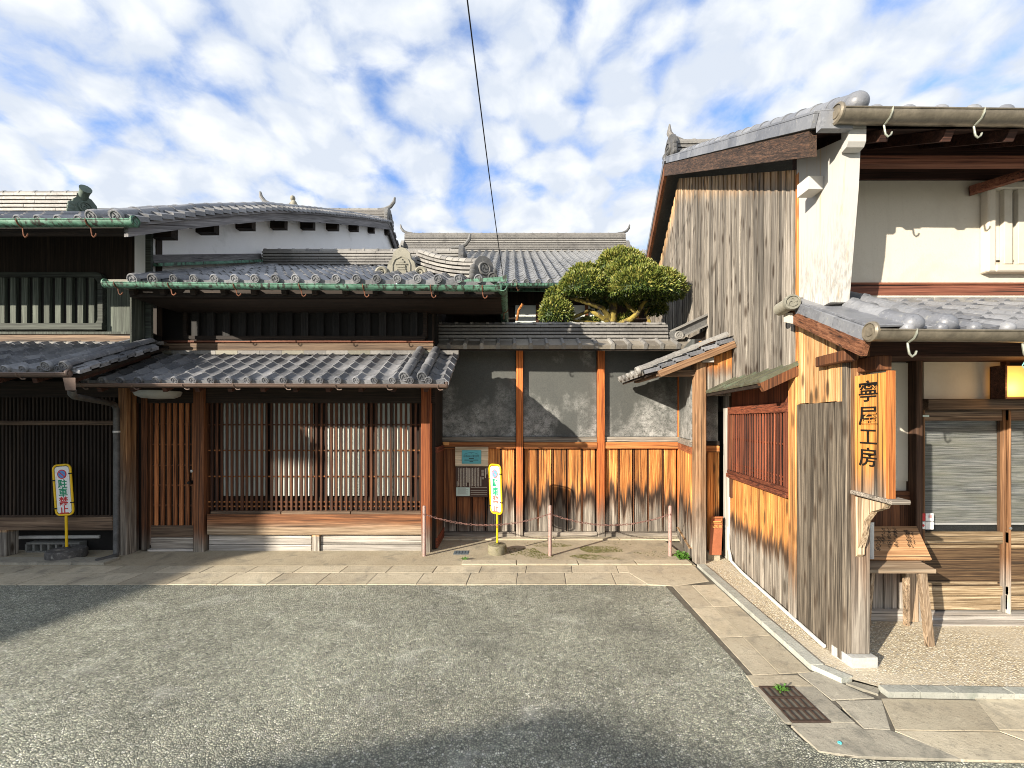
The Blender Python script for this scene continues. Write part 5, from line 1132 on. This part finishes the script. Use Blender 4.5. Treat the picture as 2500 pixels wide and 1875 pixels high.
fl = S(MB().tube([wp(3.33, 2.46, .14), wp(3.14, 2.46, .15)], .05, 14), 'ridge_tip', T_LICH, None, True); S(disc_mb(MB(), (0, 0, 0), .058, 0, .02), 'end_disc', T_LICH, srf) if False else put(tmesh('end_disc|%.3f' % .058, lambda: disc_mb(MB(), (0, 0, 0), .058, .0, .02), T_LICH), 'end_disc', srf, Matrix.Translation(wp(3.14, 2.46, .15)) @ Euler((0, 0, -.25)).to_matrix().to_4x4())
S(MB().hexa([wp(3.32, 2.36, .12), wp(3.2, 2.32, .12), wp(3.2, 2.32, .0), wp(3.32, 2.36, .0), wp(3.32, 2.43, .12), wp(3.2, 2.40, .12), wp(3.2, 2.40, .0), wp(3.32, 2.43, .0)]), 'mortar', M_CREAM, srf)
gutter(sh, (2.0, 2.39, 2.090), (5.2, 2.39, 2.068), .054, M_OLIVE, M_HOOK, [.062, .262, .46, .66], True, .06)
# ground-floor front
S(MB().box(2.3, 6.5, 3.46, 3.56, .03, 2.4), 'core', M_DIM); S(MB().box(2.26, 6.5, 3.10, 3.45, Z(884, 3.40), Z(884, 3.40) + .14, .004), 'beam', W_RAFT)
S(MB().box(X(2100, 3.4), X(2237, 3.4), 3.405, 3.46, Z(1218, 3.4), Z(884, 3.4)), 'plaster_panel', M_BEIGE); S(MB().box(X(2100, 3.39), X(2237, 3.39), 3.39, 3.404, Z(1175, 3.39), Z(886, 3.39)), 'plaster_panel', M_BEIGE)
S(MB().box(X(2100, 3.38), X(2237, 3.38), 3.375, 3.46, Z(1230, 3.38), Z(1199, 3.38), .003), 'rail', W_BRNX)
for k in range(5): a = 2130 + k * 21.4; S(MB().box(X(a, 3.40), X(a + 20.8, 3.40), 3.385, 3.42, Z(1300, 3.4), Z(1230, 3.4)), 'dado_board', W_BRN)
for k in range(6): a = 2106 + k * 22; S(MB().box(X(a, 3.40), X(a + 21, 3.40), 3.37 + .006 * (k % 2), 3.42, .10, Z(1300, 3.4)), 'dado_board', W_DFRAME)
S(MB().box(X(2100, 3.36), X(2250, 3.36), 3.33, 3.45, .035, .12, .004), 'base_beam', W_PALEX)
S(MB().box(X(2237, 3.32), X(2254, 3.32), 3.32, 3.45, .04, 2.06, .005), 'post', wood('front_post_wood', ((.028, .014, .009), (.085, .042, .024), (.16, .085, .05)), 'z', weather=(.1, .6, .3, PALE, 0)))
S(MB().box(X(2256, 3.4), X(2449, 3.4), 3.40, 3.45, Z(974, 3.4), Z(884, 3.4)), 'plaster_panel', M_BEIGE); S(MB().box(X(2449, 3.38), X(2458, 3.38), 3.36, 3.45, Z(976, 3.4), Z(884, 3.4)), 'mullion', W_RAFT)
S(MB().box(X(2255, 3.38), 5.0, 3.34, 3.45, Z(1000, 3.38), Z(975, 3.38), .004), 'lintel', W_OLDX); S(MB().box(X(2540, 3.4), 5.0, 3.40, 3.45, Z(974, 3.4), Z(884, 3.4)), 'plaster_panel', M_BEIGE)
lnt = thing('lantern', 'lit amber paper lantern box above the shop door at the right edge', 'lantern', (X(2500, 3.30), 3.3, 1.86))
lbx = MB().box(X(2459, 3.27), X(2545, 3.27), 3.27, 3.36, Z(969, 3.27), Z(893, 3.27), .004).build('lantern_paper', M_LANT, lnt)
for u in (2457, 2543): MB().box(X(u - 1.5, 3.26), X(u + 2.5, 3.26), 3.262, 3.37, Z(971, 3.26), Z(891, 3.26)).build('lantern_frame', W_RAFT, lnt)
MB().box(X(2456, 3.26), X(2546, 3.26), 3.262, 3.37, Z(974, 3.26), Z(970, 3.26)).build('lantern_frame', W_RAFT, lnt)
ll = bpy.data.lights.new('lantern_light', 'POINT'); ll.energy = 1.3; ll.color = (1, .55, .18); ll.shadow_soft_size = .05; llo = bpy.data.objects.new('lantern_light', ll); COL.objects.link(llo); llo.location = (X(2500, 3.2), 3.20, 1.84)
def door(u0, u1, Y):
    d = S(MB().box(X(u0, Y), X(u1, Y), Y, Y + .04, Z(1027, Y), Z(1001, Y), .003), 'sliding_door', W_OLDX)
    for a, b in ((u0, u0 + 4), (u1 - 15, u1)): S(MB().box(X(a, Y), X(b, Y), Y - .008, Y + .042, .075, Z(1001, Y), .004), 'door_stile', W_DFRAME, d)
    S(MB().box(X(u0, Y), X(u1, Y), Y + .014, Y + .018, Z(1298, Y), Z(1027, Y)), 'door_glass', M_GLASS, d)
    S(MB().box(X(u0 + 2, Y), X(u1, Y), Y + .045, Y + .049, Z(1279, Y), Z(1026, Y)), 'reed_blind', M_BLIND, d); S(MB().box(X(u0 + 2, Y), X(u1, Y), Y + .04, Y + .052, Z(1284, Y), Z(1279.5, Y)), 'blind_rail', M_WHT, d)
    S(MB().box(X(u0, Y), X(u1, Y), Y - .004, Y + .04, Z(1328, Y), Z(1299, Y), .006), 'door_rail', W_DPAN, d); S(MB().box(X(u0, Y), X(u1, Y), Y - .002, Y + .04, Z(1455, Y), Z(1432, Y), .006), 'door_rail', W_DPAN, d)
    S(MB().box(X(u0, Y), X(u1, Y), Y + .018, Y + .03, Z(1432, Y), Z(1328, Y)), 'door_panel', W_DPANEL, d); S(MB().box(X(u0, Y), X(u1, Y), Y + .012, Y + .03, Z(1490, Y), Z(1455, Y)), 'door_panel', W_DPAN, d)
    S(MB().box(X(u0 + 6, Y), X(u1 - 24, Y), Y + .008, Y + .02, Z(1428, Y), Z(1421, Y)), 'panel_bead', W_DPAN, d); S(MB().box(X(u0 + 6, Y), X(u1 - 24, Y), Y + .008, Y + .02, Z(1339, Y), Z(1332, Y)), 'panel_bead', W_DPAN, d)
    return d
d1 = door(2253, 2462, 3.40); d2 = door(2463, 2690, 3.37)
S(MB().lathe([(.010, 0), (.010, .006), (.002, .008)], (X(2467, 3.36), 3.362, Z(1290, 3.36)), (0, -1, 0), 10), 'door_pull', M_STEEL, d2)
for (a, b, c, d_, mt) in ((2251, 2261, 1254, 1272, M_REDP), (2262, 2281, 1254, 1272, M_WHT), (2251, 2261, 1274, 1292, M_WHT), (2262, 2281, 1274, 1293, M_WHT)): S(MB().box(X(a, 3.38), X(b, 3.38), 3.386, 3.392, Z(d_, 3.38), Z(c, 3.38)), 'sticker', mt, d1)
lettering(d1, '回', (X(2271.5, 3.384), 3.385, Z(1261, 3.384)), .028, M_REDP, name='sticker_mark'); S(MB().lathe([(.010, 0), (.010, .002)], (X(2254.5, 3.384), 3.386, Z(1283, 3.384)), (0, -1, 0), 10), 'sticker_mark', M_REDP, d1)
S(MB().box(X(2255, 3.38), X(2270, 3.38), 3.385, 3.40, Z(1018, 3.38), Z(1013, 3.38)), 'sticker', M_NOTICE, d1)
S(MB().box(X(2245, 3.36), 5.2, 3.33, 3.47, .035, .075, .004), 'door_sill', W_DFRAME if False else W_PALEX); S(MB().box(X(2260, 3.3), 5.2, 3.25, 3.33, .03, .052, .004), 'step', W_PALEX)
# green string on a gutter hook
hk = Vector((2.0 + 3.2 * .262 + .03, 2.39, 1.955)); setp(MB().tube([hk + Vector((.0, 0, .0)), hk + Vector((-.045, -.01, -.055)), hk + Vector((-.03, -.01, -.075)), hk + Vector((.03, -.0, -.10)), hk + Vector((.06, 0, -.11))], .0022, 5).tube([hk, hk + Vector((-.005, 0, -.05)), hk + Vector((.02, 0, -.095)), hk + Vector((.055, 0, -.112))], .0022, 5).build('string', M_STRING, None, True), 'turquoise string dangling from the second hook of the lower shop gutter', 'string')

# ------------------------------------------------------------------ stool and the lettered board on it
stl = thing('stool', 'wooden stool with splayed legs by the shop post, carrying the lettered board', 'stool', (2.68, 3.0, .04))
MB().prism([(2.41, 2.90, .565), (2.86, 2.90, .565), (2.93, 3.12, .565), (2.52, 3.12, .565)], (0, 0, .026)).build('seat', W_STOOL, stl)
for (a, b, c, d, w_) in ((2.46, 2.94, 2.49, 3.03, .026), (2.79, 2.93, 2.885, 2.97, .050), (2.82, 3.08, 3.0, 3.27, .032), (2.56, 3.08, 2.60, 3.25, .03)): MB().beam((c, d, .04), (a, b, .565), w_, .032, (0, 1, 0), .003).build('leg', W_STOOLZ, stl)
MB().box(3.03, 3.12, 3.30, 3.325, .05, .60).build('prop_board', W_STOOLZ, stl)
BL, BR, TL_, TR_ = Vector((2.525, 3.07, .596)), Vector((2.985, 3.07, .596)), Vector((2.685, 3.25, .786)), Vector((3.045, 3.25, .786))
wb = thing('writing_board', 'varnished wooden board with handwritten ink columns lying tilted on the stool', 'board', (BL + BR) / 2)
nb = (BR - BL).cross(TL_ - BL).normalized(); M3 = frame((0, 0, 0), BR - BL, TL_ - BL - Vector(((TL_ - BL).x, 0, 0))).to_3x3()
MB().add([BL, BR, TR_, TL_, BL + nb * .018, BR + nb * .018, TR_ + nb * .018, TL_ + nb * .018], [(0, 1, 2, 3), (4, 5, 6, 7), (0, 1, 5, 4), (1, 2, 6, 5), (2, 3, 7, 6), (3, 0, 4, 7)]).build('plate', W_WRIT, wb)
def bp(s, t): return BL.lerp(BR, s).lerp(TL_.lerp(TR_, s), t) + nb * .0192
for s_, col_, top, hs in (('蒟蒻屋町', .76, .80, .040), ('しばらくします', .86, .82, .018), ('元興寺に生家', .53, .90, .030), ('しまの家へばと', .41, .91, .027), ('なった天王', .30, .90, .029), ('四〇〇年', .20, .62, .032), ('間に', .09, .28, .030)):
    for i, ch in enumerate(s_): lettering(wb, ch, bp(col_ - .006 * i, top - .85 * i * hs / .262 * 1.05), hs, M_INK, M3)
setp(MB().box(2.345, 2.395, 2.93, 2.95, .70, 1.03, .004).build('downpipe', M_PVC, None) if False else MB().tube([(2.535, 3.05, .62), (2.535, 3.05, 1.10)], .026, 12).build('pipe', M_PVC, None, True), 'short pale grey pipe standing behind the carved signboard bracket', 'pipe')

# ------------------------------------------------------------------ street furniture
def bollard(u, v0, v1, label):
    Y = 4.955; p = px(u, v0, Y); h = EYE - (v1 - CV) / F * Y
    t = thing('bollard', label, 'bollard', (p.x, Y, .028), 'pink painted posts holding the chain')
    MB().lathe([(.020, 0), (.0195, h - .045), (.017, h - .034), (.008, h - .029)], (p.x, Y, .028), (0, 0, 1), 12).build('post', M_PINKB, t, True)
    MB().lathe([(.012, 0), (.012, .004)], (p.x, Y - .018, h - .10), (0, -1, 0), 8).build('chain_eye', M_CHAIN, t)
    return Vector((p.x, Y, h - .10))
b1 = bollard(1036, 1363, 1234, 'pink post in front of the right corner post of the red lattice house')
b2 = bollard(1343, 1364, 1233, 'pink post in the middle of the chain, before the moss and the garden wall')
b3 = bollard(1636, 1364, 1234, 'pink post beside the gate post, at the end of the second chain')
def chain(a, b, sag, label):
    t = thing('chain', label, 'chain', (a + b) / 2, 'rusty chains between the pink posts'); L_ = (b - a).length; n = int(L_ / .0285)
    lk = MB()
    path = [(.019 * math.cos(q) if abs(math.cos(q)) > .1 else 0, 0, .0085 * math.sin(q)) for q in [2 * math.pi * i / 10 for i in range(11)]]
    lk.tube(path, .0032, 5, False); me = lk.mesh('link', M_CHAIN, True)
    for k in range(n):
        s = (k + .5) / n; p = a + (b - a) * s - Vector((0, 0, sag * 4 * s * (1 - s))); d = (b - a) / n - Vector((0, 0, sag * 4 * (1 - 2 * s) / n))
        M = frame(p, d, (0, 1, 0)); put(me, 'link', t, M @ Matrix.Rotation(math.radians(90 if k % 2 else 0), 4, 'X'))
chain(b1, b2, .13, 'rusty chain sagging behind the yellow sign, nearer the red lattice house')
chain(b2, b3, .13, 'rusty chain sagging before the orange boards, nearer the gate post')

def no_parking(pole_base, panel_c, w_, h_, yaw, tilt, label, faded, R0=.175):
    t = thing('no_parking_sign', label, 'sign', pole_base, 'yellow framed no parking signs on round bases')
    gc, rc = M_GRN, (M_PINK if faded else M_REDP)
    pb_ = Vector(pole_base); lean = Euler((0, math.radians(tilt), 0)).to_matrix().to_4x4(); rot = Matrix.Rotation(math.radians(yaw), 4, 'Z'); M = Matrix.Translation(panel_c) @ lean @ rot
    MB().lathe([(R0 * .97, 0), (R0, .02), (R0, .085), (R0 * .95, .105), (.03, .115), (.03, .13)], pb_, (0, 0, 1), 24).build('base', M_STONE3 if faded else M_STONE2, t, True)
    bot = M @ Vector((0, 0.012, -h_ / 2)); MB().tube([pb_ + Vector((0, 0, .10)), bot + Vector((0, 0, .05))], .013, 10).build('pole', M_YEL, t, True)
    r = .05
    def rr(wd, ht, rad, n=6):
        out = []
        for cx, cz, a0 in ((wd / 2 - rad, ht / 2 - rad, 0), (-wd / 2 + rad, ht / 2 - rad, 90), (-wd / 2 + rad, -ht / 2 + rad, 180), (wd / 2 - rad, -ht / 2 + rad, 270)):
            for k in range(n + 1): an = math.radians(a0 + 90 * k / n); out.append((cx + rad * math.cos(an), cz + rad * math.sin(an)))
        return out
    fr = MB(); pth = [Vector((x, 0, z)) for x, z in rr(w_, h_, r)]; fr.tube(pth + [pth[0], pth[1]], .0105, 8, False); fr.v = [M @ p for p in fr.v]; fr.build('frame', M_YEL, t, True)
    pn = MB().prism([(x, -.003, z) for x, z in rr(w_ - .035, h_ - .035, r * .7)], (0, .006, 0)); pn.v = [M @ p for p in pn.v]; pn.build('panel', M_WHT, t)
    zc = h_ * .5 - .105; q = w_ * .27
    def flat(m, name, mat): m.v = [M @ p for p in m.v]; m.build(name, mat, t)
    flat(MB().lathe([(q, 0), (q, .0012)], (0, -.0032, zc), (0, -1, 0), 28), 'emblem_ring', rc); flat(MB().lathe([(q * .78, 0), (q * .78, .0012)], (0, -.0046, zc), (0, -1, 0), 28), 'emblem_disc', M_BLU)
    flat(MB().beam((-q * .6, -.0066, zc + q * .6), (q * .6, -.0066, zc - q * .6), .0012, q * .2, (1, 0, 1)), 'emblem_bar', rc)
    s = h_ * .185
    for i, (ch, mt) in enumerate((('駐', gc), ('車', gc), ('禁', rc), ('止', rc))):
        me = text_mesh(ch, s * 1.0, mt, .0006, .0032 if faded else .002); put(me, 'lettering', t, M @ Matrix.Translation((0, -.0045, zc - q - .012 - s * (.5 + i * .93))) @ Matrix.Rotation(math.radians(90), 4, 'X'))
    for sx_, z in ((-1, .10), (1, .16), (-1, -.18), (1, -.13)): flat(MB().box(sx_ * w_ / 2 - .016, sx_ * w_ / 2 + .016, -.014, .0, z * h_ / .5 - .006, z * h_ / .5 + .006), 'clip', M_BLKM)
M_STONE2 = plain('dark_sign_base', (.10, .095, .09), .9, .35, 14, 0, .4, 60, ((.30, .29, .26), .55, .7, 16))
M_STONE3 = plain('mossy_sign_base', (.20, .18, .12), .9, .3, 14, 0, .4, 60, ((.09, .085, .03), .5, .62, 14))
no_parking(Vector((X(163, 4.88), 4.88, .030)), px(154.5, 1196, 4.86), .195, .565, 0, -4.0, 'yellow framed no parking sign with dark base before the far left lattice', False)
no_parking(Vector((X(1214, 5.06), 5.06, .029)), px(1210, 1194, 5.04), .195, .57, -46, -2.0, 'sun faded yellow framed no parking sign between the pink posts', True, .11)

# ------------------------------------------------------------------ plaques on the garden wall
hb = thing('plaque', 'teal plaque on a pale wooden board, mounted above the brown information panel', 'plaque', px(1150, 1120, 5.70))
YP = 5.69
MB().box(X(1111, YP), X(1192, YP), YP, 5.74, Z(1138.5, YP), Z(1091, YP), .003).build('mount', M_PALEW, hb); MB().box(X(1128, YP), X(1175, YP), YP - .012, YP - .001, Z(1132, YP), Z(1099, YP), .002).build('plate', M_TEAL, hb)
lettering(hb, '旧長谷川家住宅', (X(1151, YP), YP - .0128, Z(1114, YP)), .030, M_INK, sx=1.0)
for v, wd in ((1119, 12), (1123, 34), (1127, 9)): MB().box(X(1151 - wd / 2, YP), X(1151 + wd / 2, YP), YP - .0132, YP - .0122, Z(v + .8, YP), Z(v - .8, YP)).build('text_line', M_INK, hb)
MB().tube([Vector((X(1133 + k * 4.4, YP), YP - .0125, Z(1109 - 4.5 * math.sin(math.pi * k / 8), YP))) for k in range(9)], .0015, 4).build('emblem_arc', M_INK, hb)
lettering(hb, '山', (X(1151, YP), YP - .0128, Z(1107, YP)), .016, M_INK)
ib = thing('information_panel', 'brown information panel with columns of pale text and a small pale notice', 'information panel', px(1150, 1170, 5.70))
MB().box(X(1112, YP), X(1192, YP), YP + .005, 5.74, Z(1214, YP), Z(1140, YP), .003).build('plate', M_INFO, ib)
lettering(ib, '旧', (X(1178.5, YP), YP + .0045, Z(1151, YP)), .040, M_CREAML); lettering(ib, '圖', (X(1178.5, YP), YP + .0045, Z(1159, YP)), .038, M_CREAML); lettering(ib, '目', (X(1178.5, YP), YP + .0045, Z(1168, YP)), .034, M_CREAML)
for (u, v0, v1, th) in ((1189, 1142, 1158, .9), (1185, 1144, 1167, 1.0), (1174, 1164, 1187, .8), (1142.5, 1143, 1178, 1.1), (1116, 1175, 1188, .5)): MB().box(X(u - th, YP), X(u + th, YP), YP + .003, YP + .006, Z(v1, YP), Z(v0, YP)).build('text_line', M_CREAML, ib)
for k in range(14):
    u = 1120 + k * 3.75
    if 1140 < u < 1145: continue
    m = MB(); v = 1142 + R.uniform(0, 2)
    while v < 1187: l_ = R.uniform(.9, 1.6); m.box(X(u - .8, YP), X(u + .8, YP), YP + .003, YP + .006, Z(min(v + l_, 1188), YP), Z(v, YP)); v += l_ + R.uniform(.35, .8)
    m.build('text_line', M_CREAML, ib)
MB().box(X(1114, YP), X(1147, YP), YP - .001, YP + .004, Z(1210.5, YP), Z(1190, YP)).build('notice', M_NOTICE, ib)
for k in range(6): MB().box(X(1117, YP), X(1138 + 5 * (k % 2), YP), YP - .002, YP - .0005, Z(1194.0 + k * 2.5, YP), Z(1193 + k * 2.5, YP)).build('text_line', M_INFO, ib)
for v in (1190, 1198, 1203, 1208): MB().box(X(1149, YP), X(1189, YP), YP + .003, YP + .006, Z(v + .35, YP), Z(v - .35, YP)).build('text_line', M_CREAML, ib)
setp(MB().box(X(1082, 5.7), X(1096, 5.7), 5.70, 5.716, Z(1087, 5.7), Z(1079, 5.7)).build('name_plate', M_GOLD, None), 'tiny ochre name plate on the rail at the left end of the garden wall', 'name plate')

# ------------------------------------------------------------------ cloud-pruned tree behind the wall
tr = thing('garden_tree', 'cloud pruned evergreen tree with layered pads of foliage behind the garden wall', 'tree', (X(1498, 6.6), 6.6, 0))
TY = 6.6
def tp(u, v, dy=0.0): return px(u, v, TY + dy)
T_ = lambda path, r, nm='branch': MB().tube(path, r, 9).build(nm, M_TRUNK, tr, True)
T_([Vector((X(1496, TY), TY, 0)), tp(1496, 860), tp(1494, 790), tp(1497, 750), tp(1500, 700), tp(1512, 660)], [.10, .09, .075, .065, .05, .03], 'trunk')
T_([tp(1494, 786), tp(1470, 752, -.1), tp(1440, 742, -.2), tp(1395, 728, -.2), tp(1370, 715, -.2)], [.045, .04, .032, .026, .012]); T_([tp(1492, 790), tp(1462, 770, -.1), tp(1440, 758), tp(1400, 775, -.15), tp(1375, 760, -.2), tp(1345, 765, -.2)], [.04, .035, .03, .026, .02, .01])
T_([tp(1497, 800), tp(1540, 780, -.1), tp(1556, 766, -.15), tp(1570, 740, -.15), tp(1610, 705, -.15)], [.05, .045, .04, .03, .015]); T_([tp(1556, 766, -.15), tp(1530, 745, -.15), tp(1518, 722, -.2), tp(1508, 705, -.2)], [.03, .024, .018, .01])
T_([tp(1495, 742), tp(1475, 722), tp(1450, 700, -.1)], [.035, .03, .014]); T_([tp(1590, 800, -.1), tp(1582, 775, -.1), tp(1575, 768), tp(1585, 750)], [.03, .022, .02, .012]); T_([tp(1440, 742, -.2), tp(1432, 726, -.2), tp(1424, 712)], [.02, .016, .008])
T_([tp(1460, 790, -.1), tp(1430, 786, -.15), tp(1395, 782, -.2), tp(1370, 774, -.2)], [.03, .024, .018, .01]); T_([tp(1500, 700), tp(1525, 670), tp(1545, 650)], [.03, .02, .012])
pads = [(1573, 720, 90, 60, -.28), (1514, 656, 56, 42, .22), (1539, 682, 66, 46, .0), (1425, 714, 56, 48, -.22), (1428, 684, 40, 34, .22), (1358, 738, 24, 34, .02), (1356, 776, 38, 44, -.25), (1601, 760, 22, 26, .25), (1398, 722, 30, 16, .25), (1440, 789, 24, 9, .1), (1518, 789, 18, 18, .1), (1470, 745, 28, 18, .32), (1549, 762, 12, 16, -.02)]
for (u, vb, ru, h, dy) in pads:          # dome-shaped pads: core coloured dark as painted inner shade, dense clipped shoots on top, a ragged skirt below
    c = tp(u, vb, dy); s = (TY + dy) / F; rx, ht = ru * s * .97, h * s; ry = rx * .80; vs, fs, tint = [], [], []
    ph = R.uniform(0, 6)
    def surf(a, el):
        lump = 1 + .07 * math.sin(3 * a + ph) + .05 * math.sin(7 * a + 5 * el + ph) + .03 * math.sin(13 * a - 9 * el)
        if el >= 0: r_, z_ = max(0.0, math.cos(el)) ** .62, math.sin(el)
        else: r_, z_ = math.cos(el * 1.0) * (1 + .12 * el), el * .16
        return Vector((rx * r_ * math.cos(a) * lump, ry * r_ * math.sin(a) * lump, ht * z_ * (1 + .05 * math.sin(4 * a + ph))))
    NA, NE = 20, 7
    for j in range(NE + 1):
        el = -1.3 + (1.5708 + 1.3) * j / NE
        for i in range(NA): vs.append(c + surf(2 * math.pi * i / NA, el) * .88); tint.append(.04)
    for j in range(NE):
        for i in range(NA): i2 = (i + 1) % NA; fs.append((j * NA + i, j * NA + i2, (j + 1) * NA + i2, (j + 1) * NA + i))
    area = math.pi * rx * ry + math.pi * (rx + ry) * ht; n = int(area * 5600)
    for k in range(n):
        a = R.uniform(0, 2 * math.pi); el = math.asin(R.uniform(-.12, 1.0)) if R.random() < .86 else R.uniform(-1.2, .0)
        q0 = surf(a, el); under = el < -.05
        p = c + q0 * R.choice((1.0, .98, .95, .90)); nrm = Vector((q0.x / rx ** 2, q0.y / ry ** 2, max(0, q0.z) / ht ** 2 + (.0 if under else .12 / ht))).normalized()
        if under: nrm = Vector((math.cos(a) * .5, math.sin(a) * .5, -.8))
        d = (nrm + Vector((R.gauss(0, .45), R.gauss(0, .45), R.gauss(.05 if not under else -.1, .45)))).normalized(); l = R.uniform(.042, .080)
        q = d.cross(Vector((R.gauss(0, 1), R.gauss(0, 1), R.gauss(0, 1)))).normalized() * R.uniform(.0068, .0115)
        if -.1 < el < .20 and R.random() < .45: continue  # leaves thinned near the base so the dark core shows as shade
        b_ = len(vs); vs += [p, p + d * l * .55 + q, p + d * l, p + d * l * .55 - q]; fs.append((b_, b_ + 1, b_ + 2, b_ + 3))
        tt = min(1, max(0, .52 + R.gauss(0, .20) + .12 * math.sin(5 * a + ph) * math.sin(4 * el + ph) - (.30 if under else 0))); tint += [tt * .75, tt, min(1, tt * 1.3), tt]  # underside leaves tinted darker, shade painted into the colour
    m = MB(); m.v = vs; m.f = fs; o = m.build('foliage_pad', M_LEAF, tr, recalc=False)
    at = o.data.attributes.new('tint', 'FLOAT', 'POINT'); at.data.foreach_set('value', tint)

# ------------------------------------------------------------------ overhead cable
m = MB(); a, b = px(1136, -40, 4.2), px(1229, 680, 9.6); pth = []
for k in range(25): s = k / 24; p = a.lerp(b, s); p.z -= .10 * 4 * s * (1 - s); pth.append(p)
pth = [a + (a - b) * 1.0 + Vector((0, 0, .3))] + pth
setp(m.tube(pth, .008, 6).build('overhead_cable', M_CABLE, None, True), 'thin black cable crossing the sky down to the rear house roof', 'cable')

# ------------------------------------------------------------------ houses across the street, behind the viewer, whose roofs shade the ground
def street_house(label, x0, x1, y0, y1, he, hr, along):
    t = thing('street_house', label, 'house', ((x0 + x1) / 2, (y0 + y1) / 2, 0)); MB().box(x0 + .3, x1 - .3, y0 + .3, y1 - .3, 0, he).build('wall', M_CREAM, t)
    if along == 'y': xm = (x0 + x1) / 2; MB().prism([(x0, y0, he), (x1, y0, he), (xm, y0, hr)], (0, y1 - y0, 0)).build('roof', T_OLD, t)
    else: ym = (y0 + y1) / 2; MB().prism([(x0, y0, he), (x0, y1, he), (x0, ym, hr)], (x1 - x0, 0, 0)).build('roof', T_OLD, t)
    for k in range(3): xw = x0 + (x1 - x0) * (k + .7) / 3.4; MB().box(xw, xw + .5, y1 - .31, y1 - .28, he * .4, he * .4 + .7).build('window', W_DRK, t)
street_house('tall tiled house across the street, outside the picture', -27, -15.0, -5.5, -3.9, 6.5, 7.2, 'x')
street_house('low gabled house across the street, outside the picture', -17.4, -13.2, -5.0, -3.9, 4.06, 5.16, 'y')
street_house('small gabled shed across the street, outside the picture', -12.2, -8.6, -7.6, -6.6, 4.25, 4.58, 'y')
